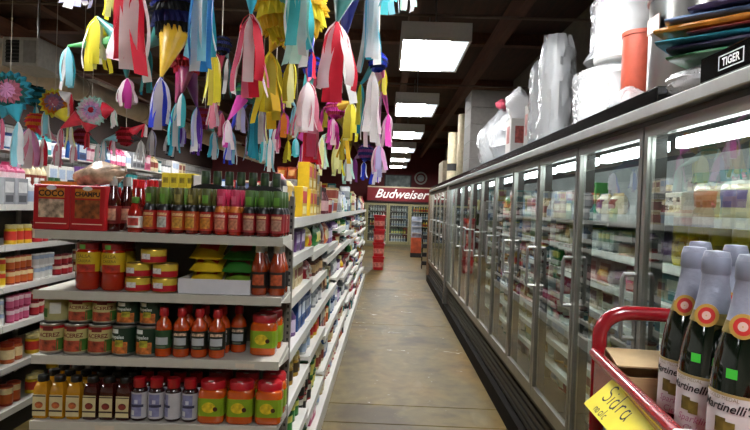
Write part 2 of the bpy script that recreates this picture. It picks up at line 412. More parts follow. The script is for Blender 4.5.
# ================================================================ generic product shapes
def rnd(a, b): return random.uniform(a, b)
def pouch_mesh(w, d, h, c1, c2, c3, seed):
    """stand-up or pillow bag, bulged and crumpled, with sealed top and a label panel"""
    rs = random.Random(seed); nx, nz = 6, 7; V = []; Fc = []; mi = []
    for side in (0, 1):
        for j in range(nz + 1):
            for i in range(nx + 1):
                u, v = i / nx, j / nz
                bul = (math.sin(PI * u) ** .5) * (math.sin(PI * min(.98, v * .82 + .16)) ** .6)
                yy = (.5 * d * bul + rs.uniform(-.006, .006)) * (-1 if side == 0 else 1)
                if v in (0, 1) or u in (0, 1): yy *= .25
                V.append(((u - .5) * w * (1 - .06 * math.sin(PI * v)), yy, v * h))
        o = side * (nx + 1) * (nz + 1)
        for j in range(nz):
            for i in range(nx):
                q = (o + j * (nx + 1) + i, o + j * (nx + 1) + i + 1, o + (j + 1) * (nx + 1) + i + 1, o + (j + 1) * (nx + 1) + i)
                Fc.append(q if side == 0 else q[::-1])
                mi.append(2 if j == nz - 1 else (1 if 1 <= i <= nx - 2 and 2 <= j <= 4 else 0))
    o = (nx + 1) * (nz + 1)
    for j in range(nz):
        for i in (0, nx): a = j * (nx + 1) + i; bq = a + nx + 1; Fc.append((a, bq, bq + o, a + o)); mi.append(0)
    for i in range(nx):
        for j in (0, nz): a = j * (nx + 1) + i; Fc.append((a, a + 1, a + 1 + o, a + o)); mi.append(0)
    m = MB(); m.v = V; m.f = Fc; m.m = mi
    return m.mesh('pouch', [M(c1, .3, coat=.5), M(c2, .3, coat=.5), M(c3, .35)])
def simple_mesh(kind, c1, c2, c3, w, d, h, seed=0):
    """one-piece product for shelves where the pieces are only a few pixels"""
    m = MB(); r = w / 2
    A, B, C = M(c1, .4, coat=.2), M(c2, .45), M(c3, .4)
    if kind == 'box':
        m.bbox(-w / 2, w / 2, -d / 2, d / 2, 0, h, .003)
        m.box(-w * .4, w * .4, -d / 2 - .0015, -d / 2 + .001, h * .45, h * .85, 1)
        m.box(-w * .35, w * .35, -d / 2 - .0015, -d / 2 + .001, h * .1, h * .35, 2)
        return m.mesh(kind, [A, B, C], False)
    if kind == 'can':
        m.lathe([(r * .93, 0), (r, .004), (r, h * .12), (r, h * .6), (r, h * .9), (r, h - .004), (r * .94, h), (r * .9, h - .003)], 14, mis=[2, 2, 0, 1, 0, 2, 2], c=(0, 0))
        m.m[-1] = 2
    elif kind == 'bottle':
        m.lathe([(r * .9, 0), (r, .006), (r, h * .12), (r, h * .5), (r, h * .58), (r * .55, h * .74), (r * .36, h * .8), (r * .36, h * .86), (r * .42, h * .862), (r * .42, h), (0.001, h)], 14, mis=[0, 0, 1, 0, 0, 0, 0, 2, 2, 2])
    elif kind == 'jar':
        m.lathe([(r * .92, 0), (r, .006), (r, h * .2), (r, h * .66), (r, h * .74), (r * .82, h * .8), (r * .88, h * .805), (r * .88, h), (.001, h)], 14, mis=[0, 0, 1, 0, 0, 2, 2, 2])
    elif kind == 'tub':
        m.lathe([(r * .86, 0), (r * .9, h * .15), (r * .97, h * .8), (r * .98, h * .86), (r * 1.02, h * .87), (r * 1.02, h), (.001, h)], 14, mis=[0, 1, 0, 2, 2, 2])
    elif kind == 'jug':
        m.lathe([(r * .95, 0), (r, .008), (r, h * .25), (r, h * .6), (r, h * .68), (r * .4, h * .88), (r * .4, h), (.001, h)], 12, mis=[0, 0, 1, 0, 0, 2, 2], sq=.6)
        m.tube([(0, -r * .6, h * .7), (0, -r * .9, h * .8), (0, -r * .4, h * .9)], r * .12, 6)
    elif kind == 'pouch':
        return pouch_mesh(w, d, h, c1, c2, c3, seed)
    return m.mesh(kind, [A, B, C])
MESHES = {}
def product(kind, colr, w, d, h, seed=0):
    key = (kind, colr, round(w, 3), round(d, 3), round(h, 3), seed)
    if key not in MESHES: MESHES[key] = simple_mesh(kind, *COLS[colr], w, d, h, seed)
    return MESHES[key]
COLS = {'red': ('#b3202a', '#e8d9c0', '#7e0f16'), 'yellow': ('#d9b21f', '#c8342a', '#efe3a0'), 'green': ('#2f7a37', '#d9d36a', '#174d22'),
        'blue': ('#23508f', '#cfd8e4', '#142c5c'), 'white': ('#d6d5d0', '#9fb0c8', '#efefec'), 'orange': ('#c9622a', '#efd9a4', '#8c2a14'),
        'purple': ('#6d4a86', '#d7c8de', '#3c2450'), 'pink': ('#cf5f86', '#f0d5dc', '#a52a55'), 'brown': ('#5b3626', '#c9a878', '#2e1a12'),
        'black': ('#1d1c1f', '#b8b1a4', '#8a1d22'), 'cream': ('#d8c9a2', '#8a3a2c', '#b59a64'), 'teal': ('#237c80', '#d5e2dc', '#0f4a50'),
        'grey': ('#8d8f94', '#d8d8d8', '#4a4c52'), 'gold': ('#a8842c', '#3a2a18', '#d7c07a'), 'maroon': ('#5a1822', '#c9a0a0', '#2d0a10'), 'lilac': ('#9d97b8', '#dcd8e8', '#5a5480')}
KN = {'box': ('cardboard_box', 'printed carton', 'box'), 'can': ('food_can', 'labelled tin can', 'can'), 'bottle': ('plastic_bottle', 'narrow-necked bottle', 'bottle'),
      'jar': ('glass_jar', 'lidded jar', 'jar'), 'tub': ('plastic_tub', 'round lidded tub', 'tub'), 'jug': ('handled_jug', 'square handled jug', 'jug'), 'pouch': ('snack_pouch', 'crinkled pouch', 'bag')}
SZ = {'box': ((.10, .17), (.05, .1), (.14, .24)), 'can': ((.07, .1), None, (.09, .13)), 'bottle': ((.07, .09), None, (.17, .24)), 'jar': ((.075, .1), None, (.11, .16)),
      'tub': ((.1, .13), None, (.09, .14)), 'jug': ((.1, .13), None, (.2, .25)), 'pouch': ((.13, .19), (.06, .09), (.15, .22))}
def fill_run(ax, a0, a1, front, z, hmax, rot, kinds, cols, where, group_where, used, depth=.3, stack=False, rows=1, rng=random, scale=1.0, maxrun=.42, setback=.014):
    """fill a shelf from a0 to a1 along axis ax with runs of like products; the fronts line up on `front`"""
    a = a0; sgn = 1 if rot > 0 else -1
    while a < a1 - .06:
        combos = [(k, c) for k in kinds for c in cols if (k, c) not in used]
        if not combos: combos = [(k, c) for k in kinds for c in cols]
        k, c = rng.choice(combos); used.add((k, c))
        s = SZ[k]; wd = rng.uniform(*s[0]) * scale; dp = rng.uniform(*s[1]) * scale if s[1] else wd; h = min(rng.uniform(*s[2]) * scale, hmax)
        nrun = max(1, min(int(rng.uniform(.25, maxrun) / wd), int((a1 - a) / (wd + .006))))
        if (a1 - a) < wd + .004: break
        me = product(k, c, wd, dp, h, rng.randint(0, 3) if k == 'pouch' else 0)
        nm, kn, cat = KN[k]
        lv = 2 if stack and 2 * h + .01 < hmax and k in ('can', 'box', 'tub') else 1
        for i in range(nrun):
            ctr = a + (i + .5) * (wd + .005)
            for q in range(lv):
                fx = front - sgn * (dp / 2 + setback + rng.uniform(0, .02))
                loc = (fx, ctr, z + .001 + q * (h + .0005))
                o = obj(nm, me, None, loc, (0, 0, rot + rng.uniform(-.05, .05) * (0 if lv > 1 else 1)))
                lab = '%s %s %s' % (c, kn, where)
                tag(o, lab, cat, '%s %ss %s' % (c, kn.split()[-1], group_where))
        a += nrun * (wd + .005) + rng.uniform(.004, .03)

# ================================================================ main shelving between the aisles
g = thing('gondola_shelving', 'long white double-sided shelving run facing the glass freezers', 'shelving', (0, 0, 0))
GY0, BAY, NB = 2.60, .914, 11
LEV = [1.48, 1.30, 1.11, .86, .61, .35]
obj('back_board', bx(-.84, -.82, GY0, GY0 + NB * BAY, .12, 1.55, M('#a7a299', .6, 0, .06)), g)
obj('base_deck', bx(-1.255, -.405, GY0, GY0 + NB * BAY, .0, .12, SHELFW), g)
obj('base_kick', bx(-.404, -.39, GY0, GY0 + NB * BAY, .005, .13, CHAN), g)
for i in range(NB + 1): obj('upright', bx(-.85, -.81, GY0 + i * BAY - .02, GY0 + i * BAY + .02, .121, 1.6, SHELFD), g)
rs = random.Random(3)
LEVB = []
for i in range(NB):
    y0 = GY0 + i * BAY + .004; y1 = y0 + BAY - .008
    lv = list(LEV) if i == 0 else [1.48] + [z + rs.choice((-.07, -.04, 0, .04)) for z in LEV[1:]]
    LEVB.append(lv)
    for z in lv:
        sh = obj('shelf', bx(-.815, -.425, y0, y1, z - .022, z, SHELFW), g)
        obj('price_channel', bx(-.425, -.415, y0, y1, z - .042, z + .006, CHAN), sh)
    for z in (1.48, 1.2, .9, .6, .35):
        sh = obj('shelf', bx(-1.235, -.845, y0, y1, z - .022, z, SHELFW), g)
        obj('price_channel', bx(-1.245, -1.235, y0, y1, z - .034, z + .004, CHAN), sh)
ORD = ['top shelf', 'second shelf down', 'third shelf down', 'fourth shelf down', 'fifth shelf down', 'sixth shelf down', 'bottom deck']
allk = ['box', 'can', 'bottle', 'jar', 'tub', 'pouch', 'jug']
rs = random.Random(11)
PREF = {0: {0: [('pouch', 'black'), ('pouch', 'gold'), ('box', 'yellow')], 1: [('box', 'cream'), ('box', 'purple')], 2: [('bottle', 'orange'), ('box', 'cream')], 3: [('pouch', 'yellow'), ('bottle', 'purple'), ('box', 'blue')],
            4: [('pouch', 'blue'), ('jar', 'gold')], 5: [('pouch', 'white'), ('can', 'green')], 6: [('pouch', 'white'), ('pouch', 'teal')]},
        1: {0: [('box', 'yellow'), ('box', 'gold')], 1: [('pouch', 'yellow'), ('pouch', 'green')], 2: [('pouch', 'red'), ('jar', 'brown')], 3: [('box', 'blue'), ('bottle', 'grey')], 4: [('bottle', 'white'), ('jar', 'yellow')], 5: [('can', 'black'), ('tub', 'green')], 6: [('tub', 'green'), ('box', 'pink'), ('jug', 'white')]}}
used = [set() for _ in range(7)]
for i in range(NB):
    for j in range(7):
        y0 = GY0 + i * BAY + .03; y1 = y0 + BAY - .06
        z = (LEVB[i] + [.12])[j]
        hm = (.33 if j == 0 else ((LEVB[i] + [.12])[j - 1] - .046 - z - .03))
        where = 'on the %s facing the glass freezers' % ORD[j]; gw = 'on the %s of the aisle shelving' % ORD[j]
        pr = PREF.get(i, {}).get(j)
        fr = -.43 if j < 6 else -.41
        if pr:
            seg = (y1 - y0) / len(pr)
            for q, (k, c) in enumerate(pr):
                u = set()
                fill_run('y', y0 + q * seg, y0 + (q + 1) * seg, fr, z, hm, PI / 2, [k], [c], where, gw, u, rng=rs, stack=True, maxrun=seg + .05)
                used[j].add((k, c))
        else:
            cols = ['red', 'yellow', 'white', 'blue', 'green', 'orange', 'pink', 'purple', 'brown', 'black', 'cream', 'teal', 'grey', 'white', 'maroon']
            fill_run('y', y0, y1, fr, z, hm, PI / 2, allk, cols, where, gw, used[j], rng=rs, stack=(i > 2), scale=1.0 if i < 5 else 1.25, maxrun=.5)
# goods standing on the far side of the top shelf, seen over the front ones
rs = random.Random(5); u = set()
fill_run('y', GY0 + .05, GY0 + 5, -1.22, 1.48, .25, -PI / 2, ['box', 'bottle', 'tub'], ['yellow', 'white', 'red', 'green', 'orange', 'brown', 'blue'], 'on the far half of the long run\'s top shelf', 'on the far half of the top shelf', u, rng=rs)

for q in range(4):
    X = at(165, 178, 2.72).x + .018 + q * .037
    b_ = thing('tea_carton', 'brown carton under a yellow one, %s from the white carton' % ('fourth', 'third', 'second', 'nearest')[q], 'box', (X, 2.72, 1.4815)); obj('carton', bx(-.0178, .0178, -.04, .04, 0, .115, M('#8a4c2e', .5, var=.3), b=.002), b_)
    obj('print', bx(-.012, .012, -.0412, -.04, .04, .08, M('#c9a888', .5, var=.4, scale=60)), b_)
    b_ = thing('tea_carton', 'small yellow carton on a brown one, %s from the white carton' % ('fourth', 'third', 'second', 'nearest')[q], 'box', (X, 2.72, 1.598)); obj('carton', bx(-.0178, .0178, -.04, .04, 0, .07, M('#d6c22e', .5), b=.002), b_)
    obj('print', bx(-.011, .011, -.0412, -.04, .025, .05, M('#8a7a1a', .5, var=.5, scale=60)), b_)
b_ = thing('tea_carton', 'white and red carton beside the small yellow cartons', 'box', (at(190, 178, 2.72).x + .046, 2.72, 1.4815)); obj('carton', bx(-.028, .028, -.04, .04, 0, .18, M('#d8d4cf', .5), b=.002), b_); obj('print', bx(-.02, .02, -.0412, -.04, .03, .1, M('#b5735a', .5, var=.5, scale=50)), b_)
c_ = at(292, 178, 4.3)
b_ = thing('snack_carton', 'grey printed carton carrying three orange packs', 'box', (c_.x, 4.3, 1.4815)); obj('carton', bx(-.11, .11, -.08, .08, 0, .24, M('#9c9894', .55, var=.4, scale=40), b=.003), b_)
for q in range(3):
    tag(obj('bread_pack', pouch_mesh(.07, .07, .09, '#c0561c', '#d99a4a', '#8a2a14', q), None, (c_.x - .073 + q * .073, 4.3, 1.7225)), '%s orange pack on the grey printed carton' % ('aisle-far', 'middle', 'aisle-side')[q], 'pack', 'orange packs on the grey carton')
# ================================================================ end-of-aisle shelving facing the camera
EX0, EX1, EY0, EY1 = -1.275, -.372, 2.2, 2.53
EZ = [1.42, 1.20, .962, .72, .47, .2]
BEFORE = set(bpy.data.objects)
e = thing('end_cap_shelving', 'end-of-aisle shelf unit stacked with sauces, cans and juices', 'shelving', (0, 0, 0))
obj('back_board', bx(EX0 + .02, EX1 - .02, EY1, EY1 + .015, .1, 1.56, M('#5e5850', .6, 0, .06)), e)
for x in (EX0, EX1 - .02):
    po = obj('post', bx(x, x + .02, EY1, EY1 + .04, 0, 1.58, M('#77726a', .45, .4)), e)
    sl = MB()
    for k in range(52): sl.box(x + .006, x + .014, EY1 - .0015, EY1 + .001, .1 + k * .028, .112 + k * .028)
    obj('slots', sl.mesh('slots', M('#1c1a18', .7), False), po)['kind'] = 'stuff'
for z in EZ:
    sh = obj('shelf', bx(EX0 + .004, EX1 - .004, EY0 + .012, EY1 - .002, z - .022, z, SHELFD), e)
    obj('price_channel', bx(EX0 + .002, EX1 - .002, EY0, EY0 + .012, z - .03, z + .002, M('#b9b4a8', .4, 0, .05)), sh)
    for x in (EX0 + .001, EX1 - .004):
        br = MB().add([(x, EY0 + .02, z - .0221), (x + .003, EY0 + .02, z - .0221), (x + .003, EY1 - .003, z - .0221), (x, EY1 - .003, z - .0221), (x, EY1 - .003, z - .07), (x + .003, EY1 - .003, z - .07)],
                      [(0, 1, 2, 3), (0, 3, 4), (1, 5, 2), (3, 2, 5, 4), (0, 4, 5, 1)])
        obj('bracket', br.mesh('bracket', SHELFD, False), sh)
obj('base', bx(EX0 + .01, EX1 - .01, EY0 + .03, EY1, 0, .1, M('#4b4843', .6)), e)
for (xx, z) in ((240, .962), (105, .72), (236, .72)):
    X = at(xx, 362, EY0).x + .02
    obj('price_ticket', bx(X - .035, X + .035, EY0 - .0015, EY0, z - .024, z - .008, M('#c7b9a6', .6)), e)

EROT = math.radians(2.8)         # the end unit stands slightly askew to the aisle
def eX(px, py, D):
    x = at(px, py, D).x; si, co = math.sin(EROT), math.cos(EROT)
    for _ in range(6):
        wx = at(px, py, EY0 + (x - EX1) * si + (D - EY0) * co).x
        x = EX1 + ((wx - EX1) + (D - EY0) * si) / co
    return x
def put(parts, name, label, cat, group, loc, rotz=0, scale=None, tilt=None):
    t = thing(name, label, cat, loc, tilt or (0, 0, rotz), group, scale)
    for p in parts:
        o = obj(p[0], p[1], t)
        if len(p) > 2:
            for s in p[2]: obj(s[0], s[1], o)
    return t
def part(name, mb, mat, smooth=True): return (name, mb.mesh(name, mat, smooth))

# --- hot sauce bottles
def hot_sauce(body, label1, label2, collar, cap, capn='neck_sleeve', highlight='#5c8f2c', ttl='#c9a070'):
    b = MB().lathe([(.022, 0), (.0255, .004), (.0255, .088), (.020, .1), (.014, .108), (.013, .158)], 16)
    lb = MB().lathe([(.0262, .014), (.0262, .084)], 16, cap=False)
    pic = MB().patch(.0267, .022, .062, -.75, .75)
    co = MB().lathe([(.0262, .0855), (.024, .095), (.0195, .106), (.0175, .108)], 16, cap=False)
    sl = MB().lathe([(.0175, .108), (.0192, .112), (.0188, .152), (.0180, .167), (.0172, .1705), (.001, .171)], 16)
    return [part('glass', b, M(body, .12, coat=.8)), part('label', lb, M(label1, .45)), part('label_picture', pic, M(label2, .45, var=.5, scale=70)), part('collar', co, M(collar, .35)),
            part(capn, sl, M(cap, .3, coat=.5, var=.25, scale=60)), part('sleeve_window', MB().patch(.0197, .116, .146, -.75, .45), M(highlight, .35, coat=.4)), part('label_title', MB().patch(.0268, .066, .076, -.8, .8), M(ttl, .5, var=.5, scale=120))]  # brighter front patch paints a highlight onto the sleeve
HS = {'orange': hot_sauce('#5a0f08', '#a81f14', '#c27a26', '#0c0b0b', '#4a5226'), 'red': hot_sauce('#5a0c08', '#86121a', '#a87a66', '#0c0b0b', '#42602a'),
      'olive': hot_sauce('#5a0f08', '#b5481c', '#c28a30', '#0c0b0b', '#595226', highlight='#857a3a'), 'white': hot_sauce('#6b0c08', '#b81c1c', '#b9b5ac', '#0c0b0b', '#5f7a34'),
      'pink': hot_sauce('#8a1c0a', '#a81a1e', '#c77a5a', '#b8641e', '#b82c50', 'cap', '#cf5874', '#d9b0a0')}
HSL = {'orange': 'hot sauce bottle with orange label and green sleeve', 'red': 'hot sauce bottle with dark red label and green sleeve',
       'olive': 'hot sauce bottle with golden label and olive sleeve', 'white': 'hot sauce bottle with white label panel and green sleeve', 'pink': 'hot sauce bottle with orange collar and pink cap'}
Z1 = EZ[0] + .003
D1 = 2.245
HSN = {'orange': 'orange-labelled', 'white': 'white-panelled', 'olive': 'golden-labelled', 'pink': 'pink-capped', 'red': 'dark red labelled'}
for px, k, nb in ((150, 'orange', 'beside the short green-capped bottle'), (164, 'white', 'third bottle from the red cartons\' sauces'), (178, 'olive', 'beside the white-panelled one'), (192, 'olive', 'second from the white-panelled one'), (206, 'orange', 'beside the pink caps'), (221, 'pink', 'beside the orange-labelled one'), (235, 'pink', 'beside the dark red ones'), (249, 'red', 'beside the pink caps'), (263, 'red', 'second from the pink caps'), (277, 'red', 'at the shelf end')):
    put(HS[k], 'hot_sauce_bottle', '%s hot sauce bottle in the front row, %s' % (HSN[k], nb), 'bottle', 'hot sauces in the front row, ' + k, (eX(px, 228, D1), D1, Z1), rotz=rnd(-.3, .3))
for r in range(1, 4):
    D = D1 + r * .058
    for q in range(10):
        k = ('olive', 'orange', 'white', 'olive', 'orange', 'pink', 'pink', 'red', 'red', 'red')[q]
        if r == 3 and q not in (0, 5, 6): continue
        X = eX(150 + q * 14.1, 228, D1) + .004 * r
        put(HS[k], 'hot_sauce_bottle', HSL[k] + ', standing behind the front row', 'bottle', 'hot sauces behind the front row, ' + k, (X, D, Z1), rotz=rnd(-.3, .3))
# black six-pack carriers and green-topped bottles raised behind
def carrier():
    m = MB(); m.box(-.085, .085, -.003, .003, 0, .16)
    V = []
    for i in range(11):
        a = PI * i / 10; V.append((.085 * math.cos(a), .16 + .035 * math.sin(a)))
    m.add([(x, -.003, z) for x, z in V] + [(x, .003, z) for x, z in V], [tuple(range(11)), tuple(range(21, 10, -1))] + [(i, i + 11, i + 12, i + 1) for i in range(10)])
    return m.mesh('handle_board', M('#0b0b0c', .45), False)
CR = carrier(); CRB = bx(-.085, .085, -.0285, .0285, 0, .1, M('#151012', .5))
for i, px in enumerate((207, 262)):
    t = thing('bottle_carrier', ['black cardboard bottle carrier behind the pink-capped hot sauces', 'black cardboard bottle carrier behind the dark red hot sauces'][i], 'carrier', (eX(px, 210, 2.42), 2.445, Z1))
    obj('handle_board', CR, t); 
GT = hot_sauce('#1d3a18', '#9a2018', '#c9a040', '#0c0b0b', '#1d3318', highlight='#2f4a1e')
t = thing('crate', 'low dark crate carrying green-topped bottles above the hot sauces', 'crate', (eX(240, 215, 2.50) - .0, 2.502, Z1))
obj('panel', bx(-.17, .17, -.026, .026, 0, .09, M('#2a1714', .6)), t)
for q in range(7):
    X = eX(240, 215, 2.50) - .147 + q * .049
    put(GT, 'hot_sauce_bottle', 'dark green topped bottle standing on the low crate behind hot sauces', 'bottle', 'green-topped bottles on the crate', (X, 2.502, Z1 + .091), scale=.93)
# --- two ketchup-like dark bottles, small sauce bottle
def tall_sauce(body, lab, pic, cap, h=.2, r=.03):
    b = MB().lathe([(r * .9, 0), (r, .006), (r, h * .52), (r * .8, h * .64), (r * .48, h * .82), (r * .42, h * .86)], 18)
    l = MB().lathe([(r + .0006, h * .14), (r + .0006, h * .46)], 18, cap=False)
    p = MB().patch(r + .0012, h * .2, h * .41, -.7, .7)
    c = MB().lathe([(r * .5, h * .83), (r * .52, h * .84), (r * .5, h), (.001, h + .001)], 16)
    return [part('glass', b, M(body, .12, coat=.8)), part('label', l, M(lab, .45)), part('label_picture', p, M(pic, .45, var=.5, scale=60)), part('cap', c, M(cap, .35))]
KB = tall_sauce('#3c0a08', '#6e1512', '#c08a70', '#a9a5a0', .205, .029)
for i, px in enumerate((113.5, 125)):
    put(KB, 'ketchup_bottle', 'dark red sauce bottle with grey cap beside the red cartons', 'bottle', 'dark red sauce bottles beside the cartons', (eX(px, 228, 2.27 + i * .04), 2.26 + i * .06, Z1))
SB = tall_sauce('#8c1a12', '#d8d2c8', '#b03a30', '#5b8a3a', .13, .0285)
put(SB, 'sauce_bottle', 'short sauce bottle with white label and green cap on top shelf', 'bottle', None, (eX(136.5, 229, D1) - .002, D1 - .01, Z1))
RC = tall_sauce('#7d120c', '#a81a18', '#c9a58a', '#c2161f', .2, .026)
for q in range(4):
    put(RC, 'sauce_bottle', 'tall red-capped sauce bottle behind the short white-labelled bottle', 'bottle', 'red-capped sauces at the back of the top shelf', (eX(140, 225, 2.4) + (q % 2) * .056 - .02, 2.40 + (q // 2) * .058, Z1))
# --- red cartons with picture panels
def carton(word, food):
    b = MB().bbox(-.0645, .0645, -.04, .1, 0, .165, .003)
    hd = MB().box(-.045, .045, -.0425, -.0395, .118, .152); pic = MB().box(-.045, .045, -.0425, -.0395, .045, .112)
    st = MB().box(-.055, .055, -.0412, -.0395, .022, .025)
    lo = MB().lathe([(.018, -.0436), (.018, -.0424)], 14)
    lo.v = [(x, z, y * .45 + .153) for x, y, z in lo.v]
    return [part('carton', b, M('#b3121b', .42, var=.08), False), (part('title_panel', hd, M('#c07a22', .5, var=.3, scale=40), False) + ([('lettering', text_front(word, .03 if len(word) < 5 else .0225, M('#2a120a', .6), 0, -.0431, .132, bold=.001))],)),
            part('food_picture', pic, M(food, .5, var=.75, scale=42), False), part('stripe', st, M('#e5c9b8', .5), False), part('emblem', lo, M('#d9d9dc', .4), False)]
Xc = eX(56, 228, 2.25)
put(carton('COCO', '#b9a08a'), 'drink_mix_carton', 'red carton lettered COCO with pale food picture on top shelf', 'carton', None, (Xc, 2.25, Z1), rotz=.02)
put(carton('CHAMPU', '#8a4a22'), 'drink_mix_carton', 'red carton lettered CHAMPU with brown picture under the snack bag', 'carton', None, (eX(92, 228, 2.25), 2.25, Z1), rotz=-.03)
fl = MB().box(-.06, .06, -.035, .035, 0, .012)
tag(obj('carton_lid', fl.mesh('carton_lid', M('#c48a2a', .55, var=.3), False), None, (Xc, 2.28, Z1 + .166)), 'open orange flap lying on the carton lettered COCO', 'flap')
p = Vector((eX(101, 176, 2.25), 2.25, 0))
SNACK = p

# --- second shelf
Z2 = EZ[1] + .003
def big_jar():
    b = MB().lathe([(.036, 0), (.042, .008), (.0425, .05), (.040, .058), (.040, .062), (.0425, .07), (.0425, .142), (.036, .152)], 20)
    li = MB().lathe([(.037, .150), (.0405, .152), (.0405, .172), (.038, .175), (.001, .1755)], 20)
    lb = MB().lathe([(.0432, .068), (.0432, .14)], 20, cap=False)
    pic = MB().patch(.0438, .068, .096, -.65, .95); pic2 = MB().patch(.0438, .070, .09, -1.3, -.7)
    st = MB().patch(.0412, .152, .168, -.42, .12)
    return [part('glass', b, M('#a3240f', .1, coat=.8, var=.15)), part('lid', li, M('#7c1512', .35)), part('label', lb, M('#c9a81d', .45, var=.15)) + ([('lettering', text_round('SALSA', .018, M('#5a3a12', .6), .0440, .125)), ('lettering', text_round('CASERA', .014, M('#5a3a12', .6), .0440, .108))],),
            part('label_picture', pic, M('#b32a18', .5, var=.5, scale=60)), part('label_corner', pic2, M('#b7a08e', .5)), part('sticker', st, M('#5f9a3a', .5))]
BJ = big_jar()
for px in (87.5, 112.5):
    put(BJ, 'salsa_jar', 'large red salsa jar with yellow label, ' + ('farther from the flat cans' if px < 90 else 'beside the flat cans'), 'jar', 'large salsa jars in the front', (eX(px, 286, 2.26), 2.262, Z2))
for px in (87.5, 112.5):
    put(BJ, 'salsa_jar', 'large red salsa jar behind the one ' + ('farther from the flat cans' if px < 90 else 'beside the flat cans'), 'jar', 'large salsa jars behind', (eX(px, 286, 2.26) + .004, 2.352, Z2))
def flat_can():
    r, h = .0455, .0525
    b = MB().lathe([(r * .95, 0), (r, .003), (r, h - .003), (r * .96, h), (r * .93, h - .003), (.001, h - .0035)], 22)
    y = MB().lathe([(r + .0006, h * .5), (r + .0006, h * .92)], 22, cap=False); rd = MB().lathe([(r + .0006, h * .08), (r + .0006, h * .5)], 22, cap=False)
    wv = MB().patch(r + .0012, h * .3, h * .68, -.75, .15)
    return [part('tin', b, M('#b99a45', .3, .8)), part('upper_label', y, M('#cdb23a', .45)), part('lower_label', rd, M('#b0121f', .45)), part('white_logo', wv, M('#d9d5d8', .5, var=.3, scale=80))]
FCN = flat_can()
cx = [eX(138, 284, 2.26), eX(164.5, 284, 2.26)]
for i, (X, lvl) in enumerate(((cx[0], 0), (cx[1], 0), (cx[0] + .001, 1), (cx[1] + .001, 1), ((cx[0] + cx[1]) / 2 + .006, 2))):
    put(FCN, 'flat_can', '%s flat red and yellow can of the stack %s' % (('lower', 'upper')[lvl], ('beside the salsa jars', 'beside the white tray')[i % 2]) if lvl < 2 else 'topmost flat red and yellow tin can resting on two stacks', 'can', 'stacked flat cans' if lvl < 2 else None, (X, 2.262, Z2 + lvl * .0532), rotz=rnd(-.2, .2) if lvl else 0)
xt0, xt1 = eX(178, 290, 2.225), eX(250, 290, 2.225)
t = thing('display_tray', 'low white cardboard tray holding yellow and green bags', 'tray', ((xt0 + xt1) / 2, 2.225, Z2)); hw = (xt1 - xt0) / 2; WC = M('#cfcdd2', .6, 0, .05)
obj('tray_floor', bx(-hw, hw, 0, .2, 0, .004, WC), t)
for nme, a in (('tray_front', (-hw, hw, 0, .003, .004, .055)), ('tray_back', (-hw, hw, .197, .2, .004, .055)), ('tray_side', (-hw, -hw + .003, .003, .197, .004, .055)), ('tray_side', (hw - .003, hw, .003, .197, .004, .055))): obj(nme, bx(*a, WC), t)
def flat_bag(name, c1, c2, c3, label, X, Y, z, w=.11, h=.05, seed=0, rot=.08):
    """small pillow bag lying flat"""
    o = obj(name, pouch_mesh(w, h, .13, c1, c2, c3, seed), None, (X, Y - .06, z + h * .3), (-PI / 2 + .42, 0, rot))
    return tag(o, label, 'bag')
xa, xb = eX(200, 285, 2.24), eX(234, 285, 2.24)
for lvl in range(3):
    flat_bag('noodle_bag', '#cfae22', '#c23a1c', '#d9c050', ['yellow and red bag at the bottom of the pile in white tray', 'yellow and red bag in the middle of the pile in white tray', 'yellow and red bag on top of the pile in white tray'][lvl], xa, 2.37, Z2 + .012 + lvl * .049, .126, .046, lvl, rnd(-.1, .1))
    flat_bag('noodle_bag', '#2c6a26' if lvl != 0 else '#6a8a2a', '#9a3a3a', '#5a9a3a', ['green and maroon bag at the bottom of the pile in white tray', 'dark green bag in the middle of the pile in white tray', 'dark green bag on top of the pile in white tray'][lvl], xb, 2.37, Z2 + .012 + lvl * .049, .124, .046, lvl + 3, rnd(-.1, .1))
OB = tall_sauce('#8f3414', '#1d1512', '#b5522c', '#b9b0a4', .19, .0315)
for i, px in enumerate((258.5, 276.5)):
    put(OB, 'sauce_bottle', 'orange-brown sauce bottle with white cap and black label beside white tray', 'bottle', 'white-capped sauces beside the tray', (eX(px, 292, 2.255), 2.26, Z2))
    put(OB, 'sauce_bottle', 'white-capped orange-brown sauce bottle standing behind the front pair', 'bottle', 'white-capped sauces at the back', (eX(px, 292, 2.255) + .002, 2.33, Z2))

